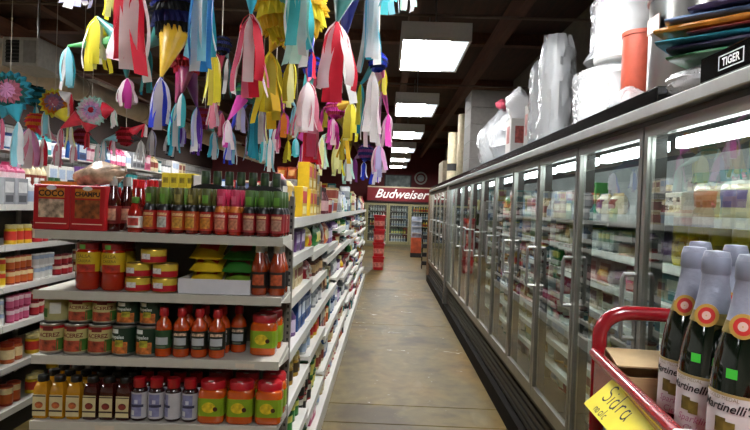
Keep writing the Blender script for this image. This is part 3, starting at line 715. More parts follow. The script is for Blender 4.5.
# --- third shelf: two rows of cans, orange sauce bottles, square jars
Z3 = EZ[2] + .003
def tin(kind, r=.043, h=.112):
    b = MB().lathe([(r * .95, 0), (r, .003), (r, .006), (r * .985, .008), (r * .985, h - .008), (r, h - .006), (r, h - .003), (r * .95, h), (r * .93, h - .004), (.001, h - .0045)], 24)
    q = r + .0004
    if kind == 'beige':
        L = [part('tin', b, M('#a9a49a', .3, .9)), part('label', MB().lathe([(q, .01), (q, h * .82)], 24, cap=False), M('#b9ae72', .45, var=.1)) + ([('lettering', text_round('ACEREZ', .021, M('#6d2418', .6), q + .0009, h * .62, bold=.0006))],),
             part('top_band', MB().lathe([(q, h * .82), (q, h - .01)], 24, cap=False), M('#a3151c', .45)), part('stew_picture', MB().patch(q + .0006, h * .1, h * .46, -1.0, .75), M('#9a3f26', .5, var=.7, scale=55)),
             part('green_leaf', MB().patch(q + .0004, h * .12, h * .5, .6, 1.5), M('#3d6a25', .5)), part('crest', MB().patch(q + .0006, h * .76, h * .9, -.5, .35), M('#6a1a18', .5))]
    elif kind == 'green':
        L = [part('tin', b, M('#8f8d88', .3, .9)), part('label', MB().lathe([(q, .01), (q, h - .01)], 24, cap=False), M('#16301f', .4, var=.15)) + ([('lettering', text_round('Nopales', .018, M('#cfd6d0', .6), q + .0009, h * .62, -.25, bold=.0005))],),
             part('oval_logo', MB().patch(q + .0007, h * .74, h * .88, -.75, -.05), M('#d5d8d6', .5)), part('salad_picture', MB().patch(q + .0006, h * .08, h * .46, -.85, .7), M('#b5642a', .5, var=.8, scale=50)),
             part('pepper_picture', MB().patch(q + .0009, h * .3, h * .52, -.35, .35), M('#a5a02a', .5, var=.6, scale=50))]
    else:
        L = [part('tin', b, M('#a9a49a', .3, .9)), part('label', MB().lathe([(q, .01), (q, h - .01)], 24, cap=False), M('#a09a68', .45)), part('white_panel', MB().patch(q + .0006, h * .35, h * .8, -.1, .8), M('#c9c8c2', .5)),
             part('green_leaf', MB().patch(q + .0006, h * .2, h * .55, -1.3, -.3), M('#3d6a25', .5))]
    return L
TB, TG, TN = tin('beige'), tin('green'), tin('back')
low = [(52, 'b'), (75, 'b'), (98, 'b'), (120.5, 'g'), (144, 'g')]
xs0 = [eX(52, 345, 2.255) + i * .0885 for i in range(5)]
for i in range(5):
    g_ = i > 2
    for row in range(2):
        put(TG if g_ else TB, 'food_can', ('dark green vegetable can' if g_ else 'beige can lettered ACEREZ') + (' in lower front row' if not row else ' in lower row behind') + (', ' + ('third', 'second', 'nearest', 'nearest', 'farthest')[i] + (' from the green cans' if not g_ else ' to the beige cans' if i == 3 else ' from the beige cans')), 'can',
            ('green' if g_ else 'beige') + (' cans lower front' if not row else ' cans lower back'), (xs0[i], 2.258 + row * .09, Z3), rotz=rnd(-.15, .2))
    nm = TN if i == 0 else (TG if g_ else TB)
    lab = 'upper can turned with its white panel forward' if i == 0 else ('dark green vegetable can stacked on another green can' if g_ else 'beige can with red band stacked on another beige can')
    put(nm, 'food_can', lab, 'can', None if i == 0 else ('green' if g_ else 'beige') + ' cans upper row', (xs0[i] + .006, 2.275, Z3 + .1135), rotz=rnd(-.15, .2), scale=(1, 1, .82))
def orange_bottle():
    b = MB().lathe([(.028, 0), (.031, .006), (.031, .105), (.026, .125), (.014, .14), (.013, .15)], 20)
    lb = MB().lathe([(.0316, .03), (.0316, .098)], 20, cap=False)
    wp = MB().patch(.0321, .045, .072, -.75, .75); w2 = MB().patch(.0321, .08, .090, -.8, .8); w3 = MB().patch(.0321, .034, .040, -.6, .5)
    cp = MB().lathe([(.0165, .148), (.017, .149), (.016, .176), (.014, .1785), (.001, .179)], 16)
    return [part('glass', b, M('#b8420f', .12, coat=.8)), part('label', lb, M('#15190f', .4)), part('white_panel', wp, M('#aeb0b3', .5)), part('title_band', w2, M('#c9a58a', .5, var=.8, scale=120)), part('small_print', w3, M('#5f6a55', .5)), part('cap', cp, M('#a8161a', .35))]
OBT = orange_bottle()
OBG = [(p if p[0] != 'label' else part('label', MB().lathe([(.0316, .03), (.0316, .098)], 20, cap=False), M('#2a4a2a', .4))) for p in OBT]
OBG = [p for p in OBG if p[0] not in ('title_band',)]
x0 = eX(162, 352, 2.25) + .004
for i in range(4):
    put(OBG if i == 0 else OBT, 'hot_sauce_bottle', 'red-capped orange sauce bottle with green back label beside green cans' if i == 0 else 'red-capped orange sauce bottle with black label, front row, %s from the green cans' % ('', 'second', 'third', 'fourth')[i], 'bottle', None if i == 0 else 'orange sauces in front row', (x0 + i * .0665, 2.25, Z3), rotz=PI if i == 0 and False else rnd(-.1, .1))
    if i: put(OBT, 'hot_sauce_bottle', 'orange sauce bottle with black label in the second row, %s from the green cans' % ('', 'second', 'third', 'fourth')[i], 'bottle', 'orange sauces in second row', (x0 + i * .0665 + .003, 2.32, Z3))
put(OBT, 'hot_sauce_bottle', 'lone orange sauce bottle set back beside the square orange jar', 'bottle', None, (eX(238, 345, 2.34), 2.345, Z3))
def square_jar(s=1.0):
    b = MB().lathe([(.046, 0), (.05, .006), (.05, .112), (.045, .122), (.04, .124)], 24, sq=.72)
    bm = MB(); q = .0508
    bm.lathe([(q, .028), (q, .094)], 24, sq=.72, cap=False)
    f = -.0508 * (.28 + .72) - .0009
    e1 = MB().lathe([(.025, 0), (.025, .0008)], 18); e1.v = [(x - .004, f - .0008 + z, y * .8 + .061) for x, y, z in e1.v]
    e2 = MB().lathe([(.0085, 0), (.0085, .0008)], 14); e2.v = [(x + .02, f - .0018 + z, y + .056) for x, y, z in e2.v]
    li = MB().lathe([(.043, .122), (.0465, .124), (.0465, .146), (.043, .152), (.001, .1535)], 24)
    hi = MB().box(-.012, .008, -.032, -.026, .1505, .1545)  # small pale block on the lid top, near its front
    return [part('jar', b, M('#c2500f', .15, coat=.7)), part('label', bm, M('#7f9a1f', .4)), part('yellow_emblem', e1, M('#d2b524', .45, var=.35, scale=60), False), part('dark_seal', e2, M('#3c150c', .45), False), part('lid', li, M('#b01420', .3, coat=.4)), part('lid_tab', hi, M('#c9c0b4', .5), False)]
SQ = square_jar()
put(SQ, 'chili_jar', 'square orange jar with green label at the end of third shelf', 'jar', None, (eX(264, 345, 2.33), 2.33, Z3))
put(SQ, 'chili_jar', 'square orange jar behind the one ending the third shelf', 'jar', None, (eX(264, 345, 2.33) + .008, 2.44, Z3))

# --- fourth shelf: juice bottles, grape bottles, square jars
Z4 = EZ[3] + .003
def juice(body, pic):
    b = MB().lathe([(.0255, 0), (.0285, .005), (.0285, .098), (.027, .112), (.021, .13), (.017, .135)], 20, sq=.45)
    lb = MB().box(-.0235, .0235, -.0300, -.0285, .012, .09); p2 = MB().lathe([(.0145, 0), (.0145, .001)], 16); p2.v = [(x, -.0301 - z, y * .85 + .052) for x, y, z in p2.v]
    bd = MB().box(-.0235, .0235, -.0305, -.0299, .028, .034); b2 = MB().box(-.0235, .0235, -.0305, -.0299, .083, .087)
    c = MB().lathe([(.0195, .134), (.02, .135), (.02, .153), (.018, .156), (.001, .1565)], 16)
    return [part('bottle', b, M(body, .12, coat=.8)), part('label', lb, M('#c9bb8d', .5), False), part('fruit_picture', p2, M(pic, .5, var=.5, scale=80), False), part('label_band', bd, M('#2a120c', .5), False), part('label_edge', b2, M('#2a120c', .5), False), part('cap', c, M('#100d0c', .4))]
JY, JR = juice('#b8801a', '#a5552a'), juice('#3d140f', '#6a1f18')
x0 = eX(42.5, 420, 2.25)
for i in range(6):
    for row in range(3):
        y_ = 'amber' if i < 3 else 'dark red'
        put(JY if i < 3 else JR, 'juice_bottle', '%s juice bottle in %s, %s of its colour from the lilac bottles' % (y_, ['front row', 'second row', 'back row'][row], ('third', 'second', 'first')[i % 3]), 'bottle', '%s juices %s' % (y_, ['front', 'second', 'back'][row]), (x0 + i * .0606 + row * .002, 2.25 + row * .075, Z4))
def vinegar():
    b = MB().lathe([(.026, 0), (.0295, .005), (.0295, .108), (.024, .12), (.019, .124)], 20)
    lb = MB().lathe([(.0301, .01), (.0301, .106)], 20, cap=False)
    bl = MB().patch(.0306, .018, .1, -.85, .55); ln = MB().patch(.0310, .052, .062, -.8, .8); ln2 = MB().patch(.0310, .022, .04, -.75, -.3)
    tr = MB().patch(.0311, .066, .08, -.3, .1)
    c = MB().lathe([(.0225, .122), (.0235, .124), (.0235, .155), (.021, .158), (.001, .1585)], 18)
    return [part('bottle', b, M('#2a1010', .15, coat=.7)), part('label', lb, M('#b4b0b4', .45)), part('label_panel', bl, M('#7a7aa0', .45, var=.25, scale=40)), part('title_band', ln, M('#2d2c4a', .5, var=.5, scale=90)), part('bar_code', ln2, M('#c9c9cc', .5)), part('emblem', tr, M('#c5c5d2', .5)), part('cap', c, M('#a0141f', .3, coat=.4, var=.2))]
VB = vinegar()
x0 = eX(139, 420, 2.25)
for i in range(4):
    for row in range(2):
        put(VB, 'drink_bottle', 'bottle with lilac label and red cap, %s row, %s from the juices' % ('front' if not row else 'back', ('first', 'second', 'third', 'fourth')[i]), 'bottle', 'lilac bottles ' + ('front' if not row else 'back'), (x0 + i * .0625, 2.25 + row * .08, Z4), rotz=(0, .1, -.9, 0)[i])
x0 = eX(212, 420, 2.255)
for i in range(3):
    for row in range(2):
        put(SQ, 'chili_jar', 'square orange jar with green label, %s row of fourth shelf, %s' % ('front' if not row else 'back', ('beside the lilac bottles', 'middle of three', 'by the post')[i]), 'jar', 'square jars fourth shelf ' + ('front' if not row else 'back'), (x0 + i * .1065, 2.262 + row * .12, Z4))

ROT = Matrix.Translation((EX1, EY0, 0)) @ Matrix.Rotation(EROT, 4, 'Z') @ Matrix.Translation((-EX1, -EY0, 0))
for o in list(bpy.data.objects):
    if o not in BEFORE and o.parent is None: o.matrix_basis = ROT @ o.matrix_basis
# ================================================================ can and jar shelving across the next aisle
LX = -2.385
g2 = thing('gondola_shelving', 'white shelving of cans and jars across the next aisle', 'shelving', (0, 0, 0))
LZ = [1.475, 1.215, .95, .70, .43]
LY0, LNB = 1.9, 10
obj('back_board', bx(-2.90, -2.88, LY0, LY0 + LNB * BAY, .15, 1.5, M('#6d675f', .6)), g2)
obj('base_deck', bx(-2.88, LX - .012, LY0, LY0 + LNB * BAY, 0.0, .15, SHELFW), g2)
obj('base_kick', bx(LX - .011, LX, LY0, LY0 + LNB * BAY, .11, .155, CHAN), g2)
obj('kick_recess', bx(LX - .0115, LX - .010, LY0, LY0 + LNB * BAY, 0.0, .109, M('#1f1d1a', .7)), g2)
for i in range(LNB + 1): obj('upright', bx(-2.88, -2.86, LY0 + i * BAY - .02, LY0 + i * BAY + .02, .151, 1.55, SHELFD), g2)
for i in range(LNB):
    y0 = LY0 + i * BAY + .004; y1 = y0 + BAY - .008
    for z in LZ:
        sh = obj('shelf', bx(-2.86, LX - .011, y0, y1, z - .022, z, SHELFW), g2)
        obj('price_channel', bx(LX - .011, LX, y0, y1, z - .034, z + .004, CHAN), sh)
LPR = [(['bottle', 'jug', 'box'], ['green', 'white', 'teal', 'grey']), (['jar'], ['green', 'orange', 'yellow', 'maroon', 'red', 'gold']), (['can'], ['orange', 'red', 'cream', 'yellow', 'brown', 'white']),
       (['can'], ['yellow', 'red', 'orange', 'green', 'white', 'pink']), (['jar'], ['yellow', 'green', 'orange', 'cream', 'gold', 'maroon']), (['jar', 'can'], ['brown', 'yellow', 'orange', 'gold', 'cream'])]
rs = random.Random(21)
for j in range(6):
    z = (LZ + [.15])[j]; hm = .3 if j == 0 else (LZ + [.15])[j - 1] - .04 - z - .012
    yend = LY0 + 9.0 if j == 0 else 6.2
    u = set(); y = 3.3 if j else 3.2
    i = 0
    while y < yend:
        fill_run('y', y, min(y + .27, yend), LX - .015, z, hm, PI / 2, LPR[j][0], LPR[j][1], 'on the %s across the next aisle' % ORD[j if j < 5 else 6], 'on the %s across the next aisle' % ORD[j if j < 5 else 6], u, rng=rs, stack=True, scale=(.9, .95, .74, .74, .95, 1.0)[j], maxrun=.46)
        y += .28
# white bottle caps and cartons on a rear shelf further left, before the block wall
g3 = thing('wall_shelving', 'chest-high white shelving standing before the painted block wall', 'shelving', (0, 0, 0))
obj('body', bx(-7.0, -6.4, 6, 20, 0, 1.6, M('#b9b5ab', .6)), g3); obj('top_shelf', bx(-7.05, -6.35, 5.98, 20.02, 1.6, 1.64, SHELFW), g3)
rs = random.Random(4); u = set()
fill_run('y', 6.2, 19.8, -6.4, 1.64, .52, PI / 2, ['box', 'jug', 'bottle'], ['white', 'pink', 'grey', 'blue', 'cream', 'purple', 'teal'], 'on the shelving before the block wall', 'before the block wall', u, rng=rs, scale=2.2, maxrun=1.0)
obj('upper_shelf', bx(-7.05, -6.5, 8, 20.02, 2.28, 2.31, SHELFW), g3)
for y_ in (8.1, 12, 16, 19.9): obj('upper_post', bx(-7.04, -7.0, y_, y_ + .04, 1.641, 2.279, SHELFD), g3)
u = set()
fill_run('y', 8.2, 19.8, -6.52, 2.311, .42, PI / 2, ['box', 'jug', 'tub'], ['white', 'blue', 'grey', 'cream', 'lilac', 'pink', 'teal'], 'on the upper shelf before the block wall', 'on the upper shelf before the block wall', u, rng=rs, scale=2.4, maxrun=1.0)
# ================================================================ back of the shop
BY = 23.6
CF = M('#a09a70', .45, .2, .08)
t = thing('drinks_cooler', 'wall of glass-door drinks coolers below the lettered red sign', 'cooler', (0, BY, 0))
obj('body', bx(-1.6, 1.9, .1, .7, 0, 1.75, M('#3c3c36', .6)), t)
obj('plinth', bx(-1.6, 1.9, 0, .099, 0, .1, M('#8b8468', .5)), t)
obj('interior', bx(-1.58, 1.88, .094, .099, .1, 1.72, M('#23282b', .6)), t)
clamp = emitter('cooler_lamp', '#eaf4ff', 3.0)
glm = bx(-.36, .36, -.02, -.014, .2, 1.62, GLASS)
fm = MB()
for a, c in ((-.42, -.36), (.36, .42)): fm.box(a, c, -.03, 0, .1, 1.7)
for a, c in ((.1, .2), (1.62, 1.7)): fm.box(-.36, .36, -.03, 0, a, c)
fm = fm.mesh('door', CF, False)
for X in (-1.18, -.33, .52, 1.37):
    dr = obj('door', fm, t, (X, 0, 0)); obj('glass_pane', glm, dr)
    obj('handle', bx(.37, .39, -.055, -.031, .8, 1.1, ALU), dr)
    obj('cooler_lamp', bx(X - .34, X + .34, .012, .03, 1.62, 1.66, clamp), t)
    for z in (.2, .5, .8, 1.1, 1.38):
        obj('cooler_shelf', bx(X - .36, X + .36, .002, .09, z, z + .012, M('#c9c9c4', .5)), t)
rs = random.Random(9)
for X in (-1.18, -.33, .52, 1.37):
    for q, z in enumerate((.2, .5, .8, 1.1, 1.38)):
        cc = rs.choice(['white', 'blue', 'grey', 'green', 'white', 'yellow', 'black'])
        me = product('bottle', cc, .075, .075, .21)
        for k in range(6):
            tag(obj('drink_bottle', me, None, (X - .25 + k * .1, BY + .05, z + .013)), '%s drink bottle on the %s shelf of the drinks coolers' % (cc, ['lowest', 'second lowest', 'middle', 'second highest', 'highest'][q]), 'bottle', '%s bottles %d' % (cc, q))
s = thing('beer_sign', 'long dark red sign with white slanted lettering above the coolers', 'sign', (0, BY, 0))
obj('board', bx(-.75, 2.0, -.12, .1, 1.76, 2.36, M('#7a0f18', .4, 0, .15, 3)), s)
obj('border', bx(-.75, 2.0, -.124, -.121, 2.31, 2.36, M('#b8a58a', .5)), s)
obj('border', bx(-.75, 2.0, -.124, -.121, 1.76, 1.80, M('#3a080c', .5)), s)
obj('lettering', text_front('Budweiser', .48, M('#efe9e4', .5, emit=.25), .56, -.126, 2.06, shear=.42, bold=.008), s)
p = at(421, 178, 24.2)
t = thing('round_emblem', 'pale ring emblem on the dark red back wall', 'sign', (p.x, 24.36, p.z))
mm = MB().lathe([(.26, 0), (.26, .03), (.2, .03), (.2, 0)], 24, cap=False); mm.v = [(x, -z, y) for x, y, z in mm.v]; obj('ring', mm.mesh('ring', M('#9a948a', .5)), t)
mm = MB().lathe([(.14, 0), (.14, .02), (.001, .025)], 20); mm.v = [(x, -z, y) for x, y, z in mm.v]; obj('disc', mm.mesh('disc', M('#8a8a86', .5, var=.4, scale=8)), t)
p = at(398, 181, 24.2)
t = thing('wall_picture', 'wide grey landscape picture on the dark red back wall', 'picture', (p.x, 24.36, p.z))
obj('frame', bx(-.55, .55, -.03, 0, -.26, .26, M('#2b1a1a', .5)), t); obj('print', bx(-.5, .5, -.034, -.031, -.22, .22, M('#6a7470', .6, var=.7, scale=4)), t)
# pale shelving wall at the back left
g4 = thing('back_shelving', 'tall pale shelving at the back left of the shop', 'shelving', (0, 0, 0))
obj('body', bx(-6.3, -1.8, 22.4, 23, 0, 1.9, M('#8f8a80', .6)), g4)
for z in (.4, .8, 1.2, 1.6, 1.92): obj('shelf', bx(-6.3, -1.8, 22.05, 22.4, z - .03, z, SHELFW), g4)
for j, z in enumerate((1.2, 1.6, 1.92)):
    rs = random.Random(30 + j); x = -6.2
    while x < -2.0:
        c = rs.choice(['white', 'blue', 'grey', 'red', 'cream', 'teal', 'pink', 'yellow']); wd = .28
        tag(obj('cardboard_box', product('box', c, wd, .25, .27 if j < 2 else .42), None, (x + .14, 22.22, z + .001)), '%s carton on the %s shelf at the back left' % (c, ['third', 'fourth', 'highest'][j]), 'box', '%s cartons back left %d' % (c, j)); x += .31
# second shelving run beyond the red tubs, far left of the aisle
# stack of red tubs
m = MB().lathe([(.125, 0), (.13, .02), (.145, .27), (.16, .275), (.16, .33), (.13, .335), (.128, .3)], 20, sq=.5)
lb = MB().lathe([(.1345, .07), (.1405, .19)], 20, sq=.5, cap=False)
TUB = [part('tub', m, M('#b3141c', .35, coat=.3)), part('label', lb, M('#c8756a', .5, var=.5, scale=20))]
p = at(378, 268, 14.8)
for i in range(4):
    put(TUB, 'plastic_tub', 'square red plastic tub, %s of the tall stack at the aisle end' % ['lowest', 'second', 'third', 'topmost'][i], 'tub', None, (p.x, 14.8, i * .338))
# display stand with snack bags and a dark rack
p = at(415.5, 255, 19)
t = thing('display_stand', 'narrow floor display stand, pale top and orange front, near the coolers', 'display stand', (p.x, 19, 0))
obj('base', bx(-.17, .17, -.15, .15, 0, .14, M('#1a1718', .6)), t); obj('body', bx(-.16, .16, -.14, .14, .14, .62, M('#c2542c', .5, var=.4, scale=6)), t)
obj('upper_panel', bx(-.16, .16, -.02, .14, .62, 1.28, M('#a9b3c4', .5, var=.5, scale=6)), t)
for z in (.75, .95, 1.12): obj('tray', bx(-.15, .15, -.13, -.02, z, z + .03, M('#d0d0d2', .5)), t)
p = at(424, 262, 15.4)
t = thing('wire_rack', 'slim black wire rack beside the end of the freezers', 'rack', (p.x + .03, 15.4, 0))
for x in (-.09, .09):
    for y in (-.1, .1): obj('post', bx(x - .008, x + .008, y - .008, y + .008, 0, .95, BLACK), t)
for z in (.1, .32, .54, .76): obj('tray', bx(-.1, .1, -.11, .11, z, z + .1, M('#17161a', .5, var=.4, scale=9)), t)

# ================================================================ pinatas
def tissue(c): return M(c, .75, 0, .10, 9, 0, 0, .5)
TIS = {'white': '#e6e2e2', 'pinkwhite': '#e3cfd6', 'red': '#d4283f', 'pink': '#e0708e', 'hot': '#d244a8', 'rose': '#c9798c', 'yellow': '#ded23a', 'pale': '#e4e0a0', 'olive': '#a89a2c', 'teal': '#2b93a8', 'sky': '#8cc8d6', 'blue': '#2f7fc0', 'royal': '#2a3fc2',
       'mint': '#bfe6da', 'aqua': '#58c5cc', 'lav': '#b9b7dc', 'mauve': '#9a7a96', 'purple': '#5d2f96', 'orange': '#d8831f', 'grey': '#b9b3b2', 'crimson': '#b03a5a', 'dteal': '#25635f', 'magenta': '#872050', 'plum': '#6d2a6a', 'navy': '#151d5e', 'gold': '#c9a21e', 'green': '#3f8a4a', 'black': '#141418', 'dred': '#8a1018', 'lpink': '#e6a9d6'}
def streamers(parent, tip, L, R, cols, rs, origin):
    """paper strips hanging from a tip, each a strip of its own"""
    n = max(5, int(2 * PI * R / .036)); n = min(n, 9)
    t0 = rs.uniform(0, 6)
    for i in range(n):
        a = t0 + 2 * PI * i / n + rs.uniform(-.2, .2); ca, sa = math.cos(a), math.sin(a)
        Li = L * rs.uniform(.74, 1.0); Ri = R * rs.uniform(.75, 1.05); wd = max(.024, R * .85) * rs.uniform(.8, 1.2); ph = rs.uniform(0, 6); tw = rs.uniform(-.3, .3); N = 9
        V = []
        for k in range(N + 1):
            u = k / N
            rr = Ri * (math.sin(min(1, u / .24) * PI / 2) ** .8) * (.62 + .5 * u) + .3 * R * math.sin(ph + u * 5) * u
            zz = -Li * u + .02 * L * math.sin(ph + 3 * u)
            ww = wd * (.22 + .78 * min(1, u / .3)) / 2
            b = a + PI / 2 + tw * u; cb, sb = math.cos(b), math.sin(b)
            cx, cy = rr * ca, rr * sa
            fold = .25 * ww * math.sin(ph + u * 7)
            for e_ in (-1, 0, 1):
                V.append((tip[0] - origin[0] + cx + e_ * ww * cb + (ca * fold if e_ == 0 else 0), tip[1] - origin[1] + cy + e_ * ww * sb + (sa * fold if e_ == 0 else 0), tip[2] - origin[2] + zz))
        m = MB().add(V, [(3 * k + q, 3 * k + q + 1, 3 * k + q + 4, 3 * k + q + 3) for k in range(N) for q in (0, 1)])
        obj('streamer', m.mesh('streamer', tissue(TIS[cols[i % len(cols)]])), parent)
def ruffle_ball(r, c1, c2, seed):
    """round body covered in rows of cut paper fringe"""
    rs = random.Random(seed); m = MB(); rows = 9; seg = 26
    m.lathe([(max(.002, r * .93 * math.sin(PI * i / 10)), -r * .93 * math.cos(PI * i / 10)) for i in range(11)], 18)
    for j in range(rows):
        th = PI * (j + .6) / rows; th2 = th + PI / rows * 1.15
        V = []
        for k in range(seg * 2):
            a = PI * k / seg
            V.append((r * math.sin(th) * math.cos(a) * .95, r * math.sin(th) * math.sin(a) * .95, r * math.cos(th) * .95))
        for k in range(seg * 2):
            a = PI * (k + .3) / seg; q = 1.14 if k % 2 else .99; q *= rs.uniform(.95, 1.06)
            V.append((r * math.sin(th2) * math.cos(a) * q, r * math.sin(th2) * math.sin(a) * q, r * math.cos(th2) * q))
        S = seg * 2
        m.add(V, [(k, (k + 1) % S, S + (k + 1) % S, S + k) for k in range(S)], j % 2)
    return m.mesh('fringed_body', [tissue(c1), tissue(c2)], False)
def cone_mesh(base, tip, r, c, origin):
    base, tip = Vector(base) - Vector(origin), Vector(tip) - Vector(origin)
    m = MB(); ax = (tip - base); up = ax.orthogonal().normalized(); sd = ax.normalized().cross(up); V = []; S = 14
    for q in (0, .35, .7, 1.0):
        rr = r * (1 - q) + .006 * q
        for k in range(S):
            a = 2 * PI * k / S; f = 1 + .05 * (1 if k % 2 else -1) * (1 - q)
            V.append(base + ax * q + (up * math.cos(a) + sd * math.sin(a)) * rr * f)
    m.add(V, [(i * S + k, i * S + (k + 1) % S, (i + 1) * S + (k + 1) % S, (i + 1) * S + k) for i in range(3) for k in range(S)] + [tuple(range(S))[::-1], tuple(3 * S + k for k in range(S))])
    return m.mesh('cone', M(c, .4, 0, .2, 14, coat=.3))
def pinata(label, px, py, D, rpx, body, cones, seed, disc=None, hang=True):
    """cones: (tip px, tip py, bottom py, width px, cone colour, streamer colours[, depth shift])"""
    rs = random.Random(seed); c = at(px, py, D); r = rpx * D / F
    t = thing('star_pinata' if not disc else 'round_pinata', label, 'pinata', c)
    if disc:
        for q, (cc, rr, n_) in enumerate(disc):
            V = [(0, -.03 - q * .012, 0)]; R_ = rr * r
            for k in range(n_ * 2):
                a = PI * k / n_; f = 1 if k % 2 else .8
                V.append((R_ * f * math.cos(a) * rs.uniform(.96, 1.04), -.02 - q * .014 + (.02 if k % 2 else 0) + rs.uniform(-.008, .008), R_ * f * math.sin(a)))
            N = n_ * 2
            V2 = V + [(x * .96, .04 - q * .004, z * .96) for x, y, z in V]
            Fc = [(0, 1 + k, 1 + (k + 1) % N) for k in range(N)] + [(N + 1, N + 2 + (k + 1) % N, N + 2 + k) for k in range(N)] + [(1 + k, N + 2 + k, N + 2 + (k + 1) % N, 1 + (k + 1) % N) for k in range(N)]
            o = obj('fringe_ring', MB().add(V2, Fc).mesh('fringe_ring', tissue(TIS[cc]), False), t)
            o.rotation_euler = (rs.uniform(-.1, .1), 0, rs.uniform(.1, .35))
    else:
        obj('fringed_body', ruffle_ball(r, TIS[body[0]], TIS[body[1]], seed), t)
    if hang:
        obj('string', MB().tube([(0, 0, r * .9), (0, 0, 3.6 - c.z)], .0025, 5).mesh('string', M('#c9c0b0', .7)), t)
    for k in cones:
        tx, ty, by, wpx, cc, sc = k[:6]; dD = k[6] if len(k) > 6 else 0
        Dt = D + dD; tip = at(tx, ty, Dt)
        dirv = (tip - c); base = c + dirv.normalized() * r * .8 if dirv.length > r else c
        cn = obj('cone', cone_mesh(base, tip, min(r * .55, .07), TIS[cc], c), t)
        L = (by - ty) * Dt / F
        streamers(cn, tip, L, max(.018, wpx * .5 * Dt / F * .78), sc, rs, c)
    return t
pinata('pinata with long white and red streamers hanging over the red cartons', 128, -62, 2.55, 30, ('white', 'red'), [(132, -26, 84, 44, 'red', ['white', 'red', 'white', 'pinkwhite', 'white', 'red'], -.1), (111, -14, 22, 17, 'yellow', ['yellow', 'pale'], .3), (78, -22, 8, 30, 'white', ['white', 'lav'], .2)], 1)
pinata('green-coned pinata with white and yellow streamers left of the red ones', 124, 42, 3.1, 13, ('dteal', 'teal'), [(97, 17, 75, 28, 'dteal', ['white', 'yellow', 'yellow', 'white', 'pale', 'yellow']), (68, 46, 95, 17, 'green', ['sky', 'teal', 'sky', 'white']), (127, 78, 111, 22, 'dteal', ['pinkwhite', 'hot', 'white', 'pinkwhite'])], 2)
pinata('navy pinata with gold fringe and an orange cone of blue streamers', 180, 16, 2.95, 27, ('navy', 'black'), [(161, 77, 134, 25, 'gold', ['royal', 'white', 'lav', 'royal', 'grey', 'white'], -.15), (190, -32, -8, 20, 'orange', ['orange'], .0), (148, 48, 100, 14, 'dteal', ['dteal', 'teal'], .2)], 3)
pinata('dark red pinata with plum cones and teal and violet streamers', 187, 62, 3.15, 15, ('dred', 'red'), [(176, 103, 158, 14, 'magenta', ['grey', 'teal', 'aqua'], -.08), (197, 107, 153, 15, 'plum', ['purple', 'white', 'aqua', 'lav'], .0), (182, 93, 128, 12, 'magenta', ['aqua', 'teal', 'white'], -.1)], 4)
pinata('pinata with long blue and white streamers beside the navy one', 208, -60, 2.5, 28, ('blue', 'white'), [(204, -28, 74, 32, 'blue', ['blue', 'white', 'sky', 'blue', 'white', 'teal'])], 5)
pinata('teal pinata with white, red and pink streamers over the sauces', 254, -50, 2.8, 26, ('teal', 'dteal'), [(251, 14, 97, 40, 'teal', ['white', 'red', 'pink', 'pinkwhite', 'red', 'pink'])], 6)
pinata('bright yellow ruffled pinata with mint and aqua streamers in front', 291, 8, 3.0, 34, ('yellow', 'gold'), [(299, -20, 66, 38, 'aqua', ['mint', 'aqua', 'white', 'mint', 'aqua', 'white'], -.35), (291, 60, 108, 18, 'gold', ['yellow', 'olive', 'pale']), (270, 52, 128, 34, 'gold', ['olive', 'gold', 'yellow'], .25), (312, 52, 80, 10, 'royal', ['red', 'royal'], .1)], 7)
pinata('pinata with teal and blue cones and broad red and white streamers', 350, -30, 2.55, 26, ('dteal', 'royal'), [(337, 22, 106, 44, 'dteal', ['white', 'red', 'white', 'red', 'pinkwhite', 'red'], -.1), (373, -18, 73, 25, 'royal', ['white', 'teal', 'grey', 'sky', 'white'], .1), (389, -24, 12, 20, 'aqua', ['aqua', 'sky'], .0), (407, -22, 17, 20, 'aqua', ['white', 'mint'], .05), (345, 38, 62, 8, 'royal', ['royal', 'teal'], .3)], 8)
pinata('olive and yellow streamer pinata hanging behind the blue and white one', 222, 45, 3.5, 9, ('black', 'navy'), [(214, 52, 110, 19, 'olive', ['yellow', 'pale', 'olive']), (214, 98, 130, 15, 'crimson', ['crimson', 'rose', 'white'], .3), (228, 58, 102, 12, 'dteal', ['grey', 'dteal', 'mauve'], .2)], 9)
pinata('deep green pinata with mauve and teal streamers behind the pink ones', 247, 92, 3.7, 11, ('dteal', 'green'), [(242, 106, 134, 15, 'dteal', ['mauve', 'grey', 'lav']), (254, 104, 162, 15, 'dteal', ['teal', 'teal', 'dteal', 'sky']), (228, 120, 150, 15, 'hot', ['lpink', 'white', 'hot', 'pinkwhite'], -.1), (231, 130, 165, 14, 'royal', ['white', 'royal', 'lav', 'sky'], .2)], 10)
pinata('navy pinata with magenta and orange streamers under the yellow one', 276, 82, 3.6, 12, ('navy', 'black'), [(284, 112, 140, 16, 'hot', ['hot', 'mauve', 'orange']), (270, 138, 174, 13, 'sky', ['sky', 'white', 'aqua'], -.1), (262, 108, 150, 14, 'mauve', ['grey', 'mauve', 'pale'], .25), (295, 106, 136, 12, 'sky', ['sky', 'grey'], .2)], 11)
pinata('pinata with white and pink streamers hanging beside broad red ones', 312, 66, 3.45, 10, ('navy', 'royal'), [(308, 82, 142, 30, 'crimson', ['white', 'pink', 'pinkwhite', 'white', 'rose'], -.1), (312, 118, 168, 24, 'crimson', ['red', 'crimson', 'rose', 'pink'], .3), (296, 138, 158, 9, 'aqua', ['aqua', 'sky'], .3)], 12)
